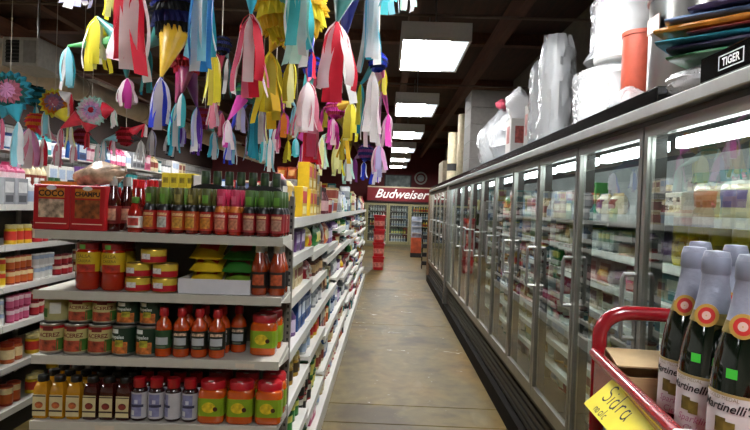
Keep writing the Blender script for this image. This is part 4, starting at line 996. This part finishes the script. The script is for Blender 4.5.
pinata('magenta and yellow streamer pinata above the yellow cartons', 336, 108, 3.6, 10, ('hot', 'crimson'), [(351, 102, 142, 20, 'gold', ['yellow', 'pale', 'yellow', 'olive'], -.1), (333, 118, 150, 18, 'hot', ['hot', 'pinkwhite', 'hot']), (346, 132, 166, 16, 'olive', ['olive', 'gold'], .2), (324, 108, 132, 13, 'hot', ['hot', 'olive'], .2)], 13)
pinata('pinata with white streamers nearest the freezer aisle, pink tufts below', 378, 62, 3.0, 9, ('royal', 'navy'), [(373, 72, 150, 21, 'royal', ['white', 'grey', 'pinkwhite', 'white']), (383, 66, 98, 11, 'olive', ['olive', 'yellow'], .1), (361, 84, 134, 10, 'teal', ['teal', 'yellow', 'teal'], .1), (388, 114, 150, 15, 'hot', ['pinkwhite', 'lpink', 'hot'], .4), (379, 144, 178, 17, 'lpink', ['lpink', 'pinkwhite', 'lav'], .6)], 14)
pinata('small pale yellow and mint streamer pinata low over the yellow cartons', 332, 138, 4.4, 7, ('olive', 'green'), [(338, 142, 176, 15, 'pale', ['pale', 'yellow', 'pale']), (322, 136, 176, 13, 'mint', ['mint', 'white', 'pale']), (349, 156, 186, 13, 'mint', ['mint', 'grey', 'white'], .2)], 15)
pinata('small navy pinata with blue and white tufts low over the aisle shelf', 366, 152, 5.2, 8, ('navy', 'plum'), [(364, 162, 182, 9, 'royal', ['royal', 'white']), (376, 164, 188, 12, 'navy', ['white', 'lpink', 'royal'], .2), (355, 158, 184, 9, 'plum', ['plum', 'lav'], .2)], 16)
pinata('round pinata with pink centre and wide teal fringe by the duct', 10, 92, 4.4, 19, None, [(18, 122, 168, 16, 'teal', ['sky', 'white', 'sky', 'white']), (2, 118, 150, 10, 'teal', ['pink', 'teal'])], 17, disc=[('teal', 1.15, 18), ('dteal', .95, 16), ('rose', .72, 14), ('lpink', .45, 10)])
pinata('round pinata with yellow fringe and mauve centre', 55, 103, 5.2, 14, None, [(46, 110, 141, 10, 'white', ['sky', 'white', 'grey']), (71, 93, 118, 9, 'white', ['red', 'white']), (70, 124, 150, 10, 'yellow', ['pale', 'white'])], 18, disc=[('yellow', 1.1, 16), ('orange', .9, 14), ('mauve', .7, 12), ('rose', .4, 9)])
pinata('round pinata with multicoloured pastel rosette face', 92, 111, 4.9, 16, None, [(114, 110, 128, 9, 'red', ['white', 'mint']), (61, 128, 152, 9, 'red', ['rose', 'white', 'red']), (87, 132, 150, 7, 'red', ['red', 'dred'])], 19, disc=[('mint', 1.0, 20), ('pinkwhite', .85, 16), ('lpink', .62, 12), ('lav', .4, 10), ('red', .2, 8)])
pinata('red ruffled pinata with small white tufts above the snack bag', 126, 136, 5.2, 9, ('red', 'dred'), [(113, 136, 156, 9, 'red', ['pinkwhite', 'red', 'white']), (141, 140, 166, 11, 'black', ['white', 'grey']), (145, 124, 140, 9, 'red', ['red', 'white']), (104, 140, 162, 8, 'sky', ['sky', 'white'])], 20)
pinata('orange and red pinata with white figure-like tufts by the block wall', 36, 122, 6.15, 9, ('orange', 'red'), [(30, 128, 170, 24, 'white', ['pinkwhite', 'rose', 'white', 'lpink']), (44, 138, 168, 11, 'red', ['red', 'white']), (58, 142, 168, 12, 'rose', ['white', 'rose'])], 21)
pinata('dark green pinata half hidden behind the teal round one', 36, 96, 6.2, 10, ('dteal', 'teal'), [(36, 106, 126, 9, 'dteal', ['mint', 'teal'])], 22)

pinata('plum and teal pinata hanging deep behind the sauces', 205, 118, 5.0, 10, ('magenta', 'dred'), [(196, 128, 156, 11, 'plum', ['purple', 'lav', 'white']), (214, 132, 160, 12, 'dteal', ['teal', 'grey', 'sky']), (222, 112, 140, 10, 'plum', ['crimson', 'rose'])], 23)
pinata('dark green pinata with mauve tufts deep above the pink caps', 262, 122, 5.2, 9, ('dteal', 'black'), [(250, 132, 162, 12, 'dteal', ['mauve', 'teal', 'grey']), (276, 128, 156, 11, 'crimson', ['rose', 'crimson', 'pinkwhite']), (264, 134, 166, 10, 'teal', ['aqua', 'white'])], 24)
pinata('red and gold pinata deep above the dark red sauces', 296, 128, 5.6, 9, ('gold', 'red'), [(288, 140, 164, 10, 'gold', ['olive', 'yellow']), (304, 142, 170, 12, 'hot', ['hot', 'white', 'lpink'])], 25)
pinata('grey and violet pinata behind the blue and white streamers', 162, 118, 5.6, 10, ('plum', 'black'), [(152, 130, 158, 12, 'plum', ['grey', 'white', 'lav']), (170, 132, 158, 12, 'black', ['black', 'grey', 'white']), (182, 126, 150, 10, 'purple', ['purple', 'lav'])], 26)
pinata('red ruffled pinata between the rosettes and the snack bag', 82, 136, 6.0, 8, ('dred', 'crimson'), [(74, 142, 164, 9, 'red', ['rose', 'white']), (98, 144, 166, 9, 'dteal', ['mint', 'white', 'grey'])], 27)
# ================================================================ goods in the freezers
FZ = [1.55, 1.36, 1.20, 1.04, .88, .72, .56, .39]
rs = random.Random(77)
NEAR = 9
usedF = [set() for _ in range(8)]
ORDF = ['top', 'second', 'third', 'fourth', 'fifth', 'sixth', 'seventh', 'lowest']
def frz(X, Y, z, k, c, wd, dp, h, lab, grp, rot=-PI / 2, seed=0):
    nm, kn, cat = KN[k]
    return tag(obj(nm if k != 'pouch' else 'frozen_bag', product(k, c, wd, dp, h, seed), None, (X, Y, z + .001), (0, 0, rot)), lab, cat, grp)
fcols = ['white', 'cream', 'palegreen', 'grey', 'frost', 'paleyellow', 'green', 'teal', 'gold', 'palepink', 'red']
COLS.update({'palegreen': ('#9fae84', '#dfe3cf', '#5f7a4a'), 'frost': ('#c3ccce', '#8fa2a8', '#e2e8e8'), 'paleyellow': ('#c9c08a', '#8a7a3a', '#e0dcc0'), 'palepink': ('#c9a8a4', '#a85a5a', '#e2d2cc')})
FN = {'palegreen': 'pale green', 'paleyellow': 'pale yellow', 'palepink': 'pale pink', 'frost': 'frosty blue-grey'}
for bay in range(2, 17):
    y0 = (Y1 if bay < 12 else Y2 - 12 * DW) + bay * DW + .06
    for j in range(8):
        if bay == 2 and j in (0, 1): continue
        if bay > 8 and j > 4: continue
        z = FZ[j]; hm = (1.77 if j == 0 else FZ[j - 1] - .03) - z - .015
        y = y0 if bay != 3 or j > 1 else 2.82; yend = y0 + DW - .12
        while y < yend - .1:
            opts = [(k, c) for k in ('pouch', 'box', 'tub') for c in sorted(set(fcols))]
            fresh = [o_ for o_ in opts if (o_, bay) not in usedF[j] and (o_ not in usedF[j])] or opts
            k, c = rs.choice(fresh); usedF[j].add((k, c))
            wd = rs.uniform(.14, .2) if k != 'tub' else .13; dp = rs.uniform(.07, .1) if k != 'tub' else .13; h = min(hm, rs.uniform(.1, .2))
            nrun = rs.choice((1, 2, 2)) if bay < NEAR else 2
            sd = rs.randint(0, 3)
            for i in range(nrun):
                if y + wd > yend: break
                lab = '%s %s on the %s freezer shelf' % (FN.get(c, c), {'pouch': 'frozen food bag', 'box': 'frozen food carton', 'tub': 'round frozen food tub'}[k], ORDF[j])
                frz(DX + .19 + dp / 2 + rs.uniform(0, .04), y + wd / 2, z, k, c, wd, dp, h, lab, lab + 's', seed=sd); y += wd + .006
            y += .01
            if y + .14 > yend: break
# near door: carton, salad bags with green headers, yellow canisters
B2 = Y1 + 2 * DW
me = bx(-.09, .09, -.05, .05, 0, .1, M('#d8d0be', .55), b=.003)
def front_box(Y, z, lab, words, h=.1):
    t = thing('frozen_carton', lab, 'box', (DX + .26, Y, z + .001), (0, 0, -PI / 2))
    obj('carton', bx(-.085, .085, -.05, .05, 0, h, M('#d6cdba', .55), b=.003), t)
    for q, wv in enumerate(words): obj('lettering', text_front(wv, .026, M('#4a4038', .6), -.01, -.0512, h * .7 - q * .034, bold=.0006), t)
    obj('printed_mark', bx(.05, .075, -.0515, -.05, h * .62, h * .8, M('#3a3430', .6)), t)
front_box(2.47, 1.55, 'cream carton with dark lettering beside the green-headed salad bags', ('TEPIC', 'CORN'))
def header_bag(Y, lab, c1, c2):
    t = thing('salad_bag', lab, 'bag', (DX + .25, Y, 1.551), (0, 0, -PI / 2 + .35))
    obj('pouch', pouch_mesh(.16, .09, .14, c1, c2, '#b9c4b4', 8), t)
    h = MB().add([(-.085, -.012, .132), (.085, -.012, .132), (.085, .012, .132), (-.085, .012, .132), (-.08, -.003, .172), (.08, -.003, .172), (.08, .003, .172), (-.08, .003, .172)], [(3, 2, 1, 0), (4, 5, 6, 7), (0, 1, 5, 4), (1, 2, 6, 5), (2, 3, 7, 6), (3, 0, 4, 7)])
    obj('header_card', h.mesh('header_card', M('#125040', .45), False), t)
header_bag(2.24, 'clear bag of pale and orange food with green header card', '#c9b48c', '#c07a4a')
header_bag(2.06, 'clear bag of pale and purple food with green header card', '#c2bb98', '#6a5a80')
frz(DX + .25, 2.66, 1.55, 'tub', 'gold', .1, .1, .14, 'small golden tub at the mullion on the top freezer shelf', None)
can = MB().lathe([(.045, 0)] + [(.05 + (.002 if i % 2 else 0), .01 + i * .02) for i in range(9)] + [(.05, .178), (.001, .18)], 18)
CAN = [part('canister', can, M('#c9b81c', .4, var=.1)), part('label', MB().lathe([(.0535, .03), (.0535, .11)], 18, cap=False), M('#9a8a1a', .5, var=.4, scale=60))]
for Y in (2.40, 2.28, 2.13, 1.99):
    put(CAN, 'yellow_canister', 'ribbed yellow canister behind the glass of the second freezer shelf', 'canister', 'yellow canisters in the freezer', (DX + .24, Y, 1.361), scale=.88)

# ================================================================ goods on top of the freezers
def wrapped(label, cat, X, Y, r, h, body, seed, z=1.979, squash=1.0, wrap=WRAP, topflare=.0, name='wrapped_pot', lidc=None):
    rs = random.Random(seed)
    t = thing(name, label, cat, (X, Y, z))
    b = MB().lathe([(r * .95, 0), (r, .01), (r, h * .9), (r * 1.04, h * .9), (r * 1.04, h * .93), (r * .98, h * .93), (r * .98, h)], 28)
    obj('pot', b.mesh('pot', body), t)
    if lidc: obj('lid', MB().lathe([(r * .9, h + .001), (r * .9, h + .012), (.05, h + .04), (.03, h + .05), (.03, h + .07), (.001, h + .071)], 24).mesh('lid', lidc), t)
    # loose clear bag pulled over it
    seg, rows = 30, 14; V = []
    for j in range(rows + 1):
        u = j / rows
        for k in range(seg):
            a = 2 * PI * k / seg
            rr = r * (1.1 + .06 * math.sin(5 * a + seed) * u) + rs.uniform(-.012, .016)
            if u > .88: rr *= 1 - (u - .88) / .12 * (.75 - topflare)
            if u < .12: rr *= 1.0 + (.12 - u) * 1.2
            V.append((rr * math.cos(a), rr * math.sin(a), .003 + u * h * 1.12))
    m = MB().add(V, [(j * seg + k, j * seg + (k + 1) % seg, (j + 1) * seg + (k + 1) % seg, (j + 1) * seg + k) for j in range(rows) for k in range(seg)])
    obj('plastic_bag', m.mesh('plastic_bag', wrap, True), t)
    return t
POT = M('#d6d6d4', .3, .85, .05, 5, stretch=(1, 1, .2)); POTW = M('#e6e5e2', .35, 0, .04)
FTZ = 1.979
TX = DX + .3
wrapped('large bright aluminium stock pot in clear plastic on the freezer', 'pot', TX + .005, 3.35, .205, .36, POTW, 1)
wrapped('white stock pot in clear plastic standing on the large bright one', 'pot', TX + .05, 3.35, .175, .36, POTW, 2, z=FTZ + .41)
b = MB().lathe([(.085, 0), (.09, .01), (.09, .44), (.095, .44), (.095, .46), (.08, .46)], 26)
t = thing('tall_bucket', 'orange-red tall bucket between white pots and the steel pot', 'bucket', (TX - .035, 2.95, FTZ)); obj('bucket', b.mesh('bucket', M('#b04a34', .5)), t)
b = MB().lathe([(.165, 0), (.17, .012), (.17, .40), (.178, .402), (.178, .415), (.165, .417)], 30)
t = thing('stock_pot', 'tall bare stainless steel stock pot beside the coloured bundles', 'pot', (DX + .215, 2.33, FTZ)); obj('pot', b.mesh('pot', M('#a3a29e', .28, 1.0, .1, 6, stretch=(1, 1, .15))), t)
obj('lid', MB().lathe([(.176, .418), (.176, .43), (.1, .455), (.02, .462), (.02, .485), (.001, .486)], 28).mesh('lid', M('#b5b4b0', .25, 1.0)), t)
obj('paper_tag', bx(-.176, -.171, -.07, .03, .27, .33, M('#cbb8b0', .6)), t)
# grey wrapped tall pots further along
GREY = M('#8f8f90', .4, .5, .1, 6)
wrapped('tall grey pot wrapped in cloudy plastic next to the bright pots', 'pot', DX + .15, 4.02, .10, .66, GREY, 3, name='wrapped_roll', topflare=.5)
wrapped('slim grey roll wrapped in cloudy plastic behind the tall grey pot', 'roll', DX + .17, 4.42, .085, .60, GREY, 4, name='wrapped_roll', topflare=.4)
def labelled_box(label, X, Y, wx, wy, h, c, seed, tick=True):
    t = thing('storage_box', label, 'box', (X, Y, FTZ), (0, 0, rnd(-.05, .05)))
    obj('carton', bx(-wx / 2, wx / 2, -wy / 2, wy / 2, 0, h, M(c, .6, 0, .06), b=.004), t)
    if tick:
        obj('label', bx(-wx * .28, wx * .2, -wy / 2 - .002, -wy / 2, h * .42, h * .82, M('#8a3a34', .5, var=.6, scale=30)), t)
        obj('side_label', bx(-wx / 2 - .002, -wx / 2, -wy * .25, wy * .25, h * .42, h * .82, M('#93504a', .5, var=.6, scale=30)), t)
labelled_box('grey carton with red picture label beside the slim wrapped roll', DX + .20, 4.78, .13, .16, .42, '#8f8b88', 1)
labelled_box('white carton with red picture label and a crumpled bag on top', DX + .155, 5.18, .16, .2, .36, '#b9b6b2', 2)
def crumple(name, label, X, Y, z, rx, ry, h, mat, seed, cat='bag', neck=.35):
    rs = random.Random(seed); seg, rows = 22, 12; V = []
    for j in range(rows + 1):
        u = j / rows; pr = math.sin(PI * min(1, .22 + u * .62)) if u < .7 else (1 - (u - .7) / .3) * .7 + neck * .3
        for k in range(seg):
            a = 2 * PI * k / seg; q = pr * (1 + rs.uniform(-.09, .09) + .07 * math.sin(4 * a + seed + 3 * u))
            V.append((rx * q * math.cos(a), ry * q * math.sin(a), max(0.001, u * h + rs.uniform(-.01, .01) * h * 3 * (u > .1))))
    m = MB().add(V, [(j * seg + k, j * seg + (k + 1) % seg, (j + 1) * seg + (k + 1) % seg, (j + 1) * seg + k) for j in range(rows) for k in range(seg)] + [tuple(range(seg))[::-1], tuple(rows * seg + k for k in range(seg))])
    return tag(obj(name, m.mesh(name, mat, True), None, (X, Y, z)), label, cat)
crumple('crumpled_bag', 'loose clear plastic bag lying at the foot of the orange-red bucket', DX + .12, 2.72, FTZ, .08, .12, .15, WRAP, 15, neck=.6)
crumple('crumpled_bag', 'crumpled white plastic bag sitting on the white labelled carton', DX + .155, 5.18, FTZ + .362, .11, .12, .28, WRAP2, 5)
crumple('crumpled_bag', 'big loose clear plastic bag slumped beside the white labelled carton', DX + .26, 5.8, FTZ, .23, .33, .56, WRAP, 6, neck=.5)
crumple('crumpled_bag', 'loose clear plastic bag with a red mark, behind the slumped one', DX + .26, 6.5, FTZ, .23, .3, .66, WRAP, 8, neck=.4)
crumple('pink_package', 'small pink and red wrapped package on the loose plastic bags', DX + .26, 6.5, FTZ + .668, .07, .07, .11, M('#b5475a', .5, var=.5, scale=30), 12)
t = thing('stacked_carton', 'tall grey cardboard block behind the loose plastic bags', 'box', (DX + .34, 7.7, FTZ))
for k in range(5): obj('carton', bx(-.29, .29, -.3, .3, k * .21, k * .21 + .208, M('#77736e', .7, 0, .1), b=.004), t)
t = thing('paper_roll', 'tall cream paper roll standing past the grey cardboard block', 'roll', (DX + .14, 8.6, FTZ)); obj('roll', MB().lathe([(.1, 0), (.105, .01), (.105, .92), (.095, .93)], 20).mesh('roll', M('#b9ab90', .7)), t)
t = thing('paper_roll', 'second cream roll with dark band, farther from the cardboard block', 'roll', (DX + .135, 9.9, FTZ)); obj('roll', MB().lathe([(.1, 0), (.105, .01), (.105, .82), (.095, .83)], 20).mesh('roll', M('#c2b596', .7)), t)
obj('band', MB().lathe([(.107, .2), (.107, .32)], 20, cap=False).mesh('band', M('#1c1a1a', .6)), t)
tag(obj('storage_box', bx(DX + .05, DX + .4, 10.9, 11.7, FTZ, FTZ + .45, M('#8c7f6a', .7), b=.005)), 'dull brown carton at the far end of the freezer tops', 'box')
o = crumple('snack_bag', 'crumpled white and brown snack bag lying on the red cartons', 0, 0, 0, .095, .05, .085, M('#b59a84', .25, 0, .75, 26, coat=.6), 31, neck=.6)
o.matrix_basis = ROT @ Matrix.Translation((SNACK.x - .005, 2.275, Z1 + .172)) @ Matrix.Rotation(-.16, 4, 'Y')
# black flat box lettered TIGER with coloured bundles and a crumpled bag
t = thing('flat_box', 'flat black box lettered TIGER under the coloured bundles', 'box', (DX - .03, 1.18, 1.949))
obj('carton', bx(0, .34, 0, .63, 0, .075, BLACK, b=.003), t)
v, f = text_verts('TIGER', .031, 0, .001)
obj('lettering', MB().add([(-.0012, .47 - p[0], .036 + p[1]) for p in v], f).mesh('lettering', M('#d8d8d8', .5), False), t)
fm = MB()
for a in ((.41, .53, .016, .019), (.41, .53, .054, .057)): fm.box(-.0013, .001, a[0], a[1], a[2], a[3])
for a in ((.41, .413), (.527, .53)): fm.box(-.0013, .001, a[0], a[1], .019, .054)
obj('frame_line', fm.mesh('frame_line', M('#d8d8d8', .5), False), t)
def bundle(label, c, z, h, y0, y1, x0, seed, rot=0.0, x1=None):
    """folded cloth or plastic bundle with a rounded edge and lengthwise folds"""
    rs = random.Random(seed); x1 = x1 or x0 + .3; N, S = 10, 12; V = []
    for i in range(N + 1):
        y = y0 + (y1 - y0) * i / N; e_ = 1 if 0 < i < N else .8
        for k in range(S):
            a = 2 * PI * k / S; ca, sa = math.cos(a), math.sin(a)
            px = (abs(ca) ** .35) * (1 if ca > 0 else -1) * (x1 - x0) / 2; pz = (abs(sa) ** .6) * (1 if sa > 0 else -1) * h / 2 * e_
            V.append(((x0 + x1) / 2 + px + rs.uniform(-.004, .004), y, z + h / 2 + pz * rs.uniform(.9, 1.0)))
    m = MB().add(V, [(i * S + k, i * S + (k + 1) % S, (i + 1) * S + (k + 1) % S, (i + 1) * S + k) for i in range(N) for k in range(S)] + [tuple(range(S))[::-1], tuple(N * S + k for k in range(S))])
    return tag(obj('folded_bundle', m.mesh('folded_bundle', M(c, .4, 0, .2, 20, coat=.4)), None, (0, 0, 0)), label, 'bundle', None)
zb = 2.046
for i, (c, lab, h, y1) in enumerate((('#1d5a34', 'dark green folded bundle lying on the black lettered box', .028, 1.84), ('#26203c', 'dark violet folded bundle above the dark green one', .034, 1.86), ('#2b7f96', 'teal folded bundle above the dark violet one', .026, 1.94),
                                     ('#7a2a2a', 'dull red folded bundle above the teal one', .018, 1.74), ('#c07a22', 'orange folded bundle with rounded end above the red one', .034, 1.93), ('#5a6f96', 'grey-blue folded bundle above the orange one', .03, 1.90), ('#3a2a52', 'purple folded bundle high on the pile', .03, 1.74))):
    o = bundle(lab, c, 0, h * .8, -.26, .2 + (y1 - 1.84) * .6, -.125, 40 + i, x1=.125)
    o.location = (1.10 + .01 * (i % 3), 1.87, zb); o.rotation_euler = (0, 0, PI / 4 + .06 * ((i * 7) % 3 - 1)); zb += h * .8 + .001
crumple('folded_cloth', 'white and green crumpled packet topping the coloured bundles', DX + .18, 1.6, zb, .12, .16, .06, M('#c9cfc4', .5, var=.4, scale=20), 3, 'packet')
crumple('crumpled_bag', 'crumpled white plastic bag pushed against the black lettered box', DX + .07, 1.965, 1.949, .105, .155, .095, WRAP2, 7, neck=.8)

# ================================================================ red cart with bottles of sidra
CZ = -math.radians(6.0)
CX, CY = .435, 1.2
ct = thing('stock_cart', 'red tubular steel cart with rounded handle holding white-foiled bottles', 'cart', (CX, CY, 0), (0, 0, CZ))
CWd, CL = .44, .86
def handle(y):
    pts = [(0, y, .1), (0, y, 1.31)]
    for k in range(1, 7): a = PI / 2 * k / 7; pts.append((.055 - .055 * math.cos(a), y, 1.31 + .048 * math.sin(a)))
    pts += [(.055, y, 1.358), (CWd - .055, y, 1.358)]
    for k in range(1, 7): a = PI / 2 * k / 7; pts.append((CWd - .055 + .055 * math.sin(a), y, 1.31 + .048 * math.cos(a)))
    pts += [(CWd, y, 1.31), (CWd, y, .1)]
    return MB().tube(pts, .0145, 12)
obj('handle_frame', handle(0).mesh('handle_frame', RED), ct)
for x in (0, CWd): obj('post', MB().tube([(x, -CL, .1), (x, -CL, 1.29)], .0145, 10).mesh('post', RED), ct)
def tray(z0, z1):
    m = MB(); m.box(-.012, CWd + .012, -CL - .012, -.016, z0, z0 + .006)
    for a in ((-.012, -.009, -CL - .012, -.016), (CWd + .009, CWd + .012, -CL - .012, -.016)): m.box(a[0], a[1], a[2], a[3], z0 + .006, z1)
    for a in ((-.009, CWd + .009, -CL - .012, -CL - .009), (-.009, CWd + .009, -.019, -.016)): m.box(a[0], a[1], a[2], a[3], z0 + .006, z1)
    return m.mesh('tray', RED, False)
obj('tray', tray(1.195, 1.27), ct); obj('tray', tray(.7, .77), ct); obj('tray', tray(.22, .29), ct)
rim = MB().tube([(-.012, -CL, 1.277), (-.012, -.016, 1.277)], .011, 10); obj('rim', rim.mesh('rim', RED), ct)
rim = MB().tube([(CWd + .012, -CL, 1.277), (CWd + .012, -.016, 1.277)], .011, 10); obj('rim', rim.mesh('rim', RED), ct)
for x in (0, CWd):
    for y in (0, -CL):
        wm = MB().lathe([(.05, -.014), (.052, -.01), (.052, .01), (.05, .014)], 16); wm.v = [(x_ * 0 + z_, y_, x_ + .052) for x_, y_, z_ in wm.v]
        obj('wheel', wm.mesh('wheel', BLACK), ct, (x, y, 0)); 
obj('clip', bx(-.03, .004, -.50, -.475, 1.262, 1.296, M('#c9c9c6', .4), b=.003), ct)
CM = ct.matrix_basis.copy()
CM = Matrix.Translation((CX, CY, 0)) @ Matrix.Rotation(CZ, 4, 'Z')
# cardboard tray in the cart
t = thing('cardboard_tray', 'shallow brown cardboard tray in the red cart behind the bottles', 'tray', CM @ Vector((.004, -.125, 1.2025)), (0, 0, CZ))
CB = M('#a88a62', .75, 0, .15, 12, stretch=(1, 8, 8))
obj('tray_floor', bx(0, .11, 0, .1, 0, .004, CB), t)
for nme, a in (('tray_wall', (0, .11, .096, .1, .004, .085)), ('tray_wall', (0, .11, 0, .004, .004, .06)), ('tray_wall', (0, .004, .004, .096, .004, .07)), ('tray_wall', (.106, .11, .004, .096, .004, .085))): obj(nme, bx(*a, CB), t)
obj('flap', MB().add([(0, .094, .088), (.11, .094, .088), (.11, .01, .075), (0, .01, .075), (0, .094, .091), (.11, .094, .091), (.11, .01, .078), (0, .01, .078)], [(3, 2, 1, 0), (4, 5, 6, 7), (0, 1, 5, 4), (1, 2, 6, 5), (2, 3, 7, 6), (3, 0, 4, 7)]).mesh('flap', M('#b59a70', .75), False), t)
# yellow hand-lettered card on the cart rim
card = thing('price_card', 'yellow hand-lettered card reading Sidra, clipped to the red cart', 'sign')
TL, TR, BL = at(612, 380, 1.055), at(656, 418, .86), at(591.5, 401, 1.045)
ex = (TR - TL).normalized(); ez = (TL - BL); ez = (ez - ex * ez.dot(ex)); hcard = ez.length * 1.25; ez.normalize(); ny = ez.cross(ex)
card.matrix_world = Matrix(((ex.x, ny.x, ez.x, TL.x), (ex.y, ny.y, ez.y, TL.y), (ex.z, ny.z, ez.z, TL.z), (0, 0, 0, 1)))
WL = .30
obj('card', bx(0, WL, -.0008, .0008, -hcard, 0, M('#d9c818', .6, 0, .06)), card)
S_ = lambda pts, ox, oy, s: [(ox + x * s, oy + y * s) for x, y in pts]
arc = lambda cx, cy, rx, ry, a0, a1, n=10: [(cx + rx * math.cos(math.radians(a0 + (a1 - a0) * i / n)), cy + ry * math.sin(math.radians(a0 + (a1 - a0) * i / n))) for i in range(n + 1)]
word = [arc(.35, .78, .28, .22, 40, 270, 9) + arc(.35, .30, .30, .26, 90, -150, 9)[1:], [(.95, .02), (.97, .55)], [(.97, .75), (.99, .82)],
        arc(1.5, .28, .24, .28, 60, 360, 12), [(1.76, 1.1), (1.74, .5), (1.78, .02)], [(2.15, .02), (2.15, .55), (2.17, .40)] + arc(2.38, .34, .22, .22, 170, 50, 6), arc(3.0, .28, .24, .27, 60, 360, 12), [(3.25, .56), (3.24, .2), (3.36, 0)]]
sw = .034
m = strokes([S_(l, .03, -hcard * .58, sw) for l in word], .0032)
m.v = [(x, -.0013, z) for x, z, _ in m.v]
obj('lettering', m.mesh('lettering', M('#1a1812', .7), False), card)
w2 = [[(0, 0), (0, .5), (.03, .35), (.2, .5), (.35, .4), (.36, 0)], arc(.75, .25, .2, .25, 0, 360, 12), arc(1.65, .28, .22, .27, 60, 360, 12), [(1.88, .56), (1.88, 0)], [(2.2, 1.0), (2.2, 0)], arc(2.75, .26, .22, .26, 50, 310, 10)]
m = strokes([S_(l, .045, -hcard * .92, .017) for l in w2], .002)
m.v = [(x, -.0013, z) for x, z, _ in m.v]
obj('lettering', m.mesh('lettering', M('#1a1812', .7), False), card)
# the bottles
def sidra():
    b = MB().lathe([(.036, 0), (.0415, .006), (.0415, .128), (.0390, .152), (.0325, .182), (.0255, .208), (.0205, .235), (.0165, .262), (.016, .285)], 28)
    fo = MB().lathe([(.0265, .206), (.0235, .222), (.0212, .236), (.0183, .262), (.0187, .264), (.0187, .2645), (.0185, .292), (.0165, .2985), (.001, .3)], 28)
    cr = MB().lathe([(.0187, .2645), (.0196, .266), (.0198, .286), (.0188, .290)], 28, cap=False)
    gb = MB().lathe([(.0303, .193), (.0262, .209)], 28, cap=False)
    md = MB().lathe([(.0165, 0), (.0165, .0012), (.001, .0016)], 22); md2 = MB().lathe([(.0118, .0017), (.001, .002)], 20, cap=False); md3 = MB().lathe([(.0062, .0022), (.001, .0024)], 16, cap=False)
    def med(q):
        q.v = [(x, -.0275 - z - (.205 - (y + .205)) * .27, y + .205) for x, y, z in q.v]; return q
    lb = MB().lathe([(.0419, .03), (.0419, .116)], 28, cap=False)
    ge = MB().lathe([(.0421, .112), (.0421, .116)], 28, cap=False)
    ap = MB().patch(.0424, .063, .083, -.6, -.25, 5); ap2 = MB().patch(.0425, .06, .079, -.3, .03, 5)
    st = MB().patch(.0418, .136, .149, -.35, .0, 4)
    st.v = [(x * (.0405 / .0418), y * (.0412 / .0418), z) for x, y, z in st.v]
    PINK = M('#b0708a', .6)
    return [part('glass', b, M('#0a140b', .07, coat=1.0)), part('foil', fo, M('#9a9eb0', .45, .3, .12, 40, bump=.4)), part('foil_collar', cr, M('#8f94a6', .42, .35)), part('neck_band', gb, M('#8f7a3a', .45, .3, .3, 90)),
            part('medallion', med(md), M('#b08a3c', .45, .2)) , part('medallion_ring', med(md2), M('#b3221c', .45)), part('medallion_centre', med(md3), M('#c9a79a', .5)),
            part('label', lb, M('#cfc9c6', .5, var=.06)) + ([('lettering', text_round("Martinelli's", .0165, M('#23201f', .6), .0427, .097, -.35, shear=.3, bold=.0003)), ('lettering', text_round('GOLD MEDAL', .007, M('#8a7a5a', .6), .0427, .109, -.4)), ('lettering', text_round('Sparkling', .0145, PINK, .0427, .052, -.1, shear=.3)), ('lettering', text_round('Cider', .0145, PINK, .0427, .037, -.1, shear=.3))],),
            part('label_edge', ge, M('#a8935a', .45)), part('gold_seal', ap, M('#6a5a24', .5, var=.4, scale=90)), part('gold_seal', ap2, M('#75642a', .5, var=.4, scale=90)), part('price_sticker', st, M('#3fc23a', .6))]
SD = sidra()
SDN = [p_ for p_ in SD if p_[0] != 'price_sticker']
for i, (px, py, D, tilt, ang, lab, pa) in enumerate(((695, 246, .995, 1.2, -.8, 'white-foiled cider bottle standing nearest the cart handle', SDN), (717, 250, .908, 1.4, -.78, 'white-foiled cider bottle in the middle with small green sticker', SD), (752.5, 254, .82, 1.2, -.74, 'white-foiled cider bottle with large green price sticker in front', SD),
                                                 (700.5, 241, 1.105, 0, -.8, 'white-foiled cider bottle behind the one nearest the handle', SDN), (736, 244.5, 1.02, 0, -.7, 'white-foiled cider bottle behind the middle one', SDN), (771, 248, .93, 0, -.7, 'white-foiled cider bottle at the rear beside the freezer door', SDN))):
    tp = at(px, py, D); R_ = Matrix.Rotation(math.radians(tilt), 4, 'Y')
    dn = R_ @ Vector((0, 0, -.3))
    put(pa, 'cider_bottle', lab, 'bottle', None, tp + dn, tilt=(0, math.radians(tilt), ang))
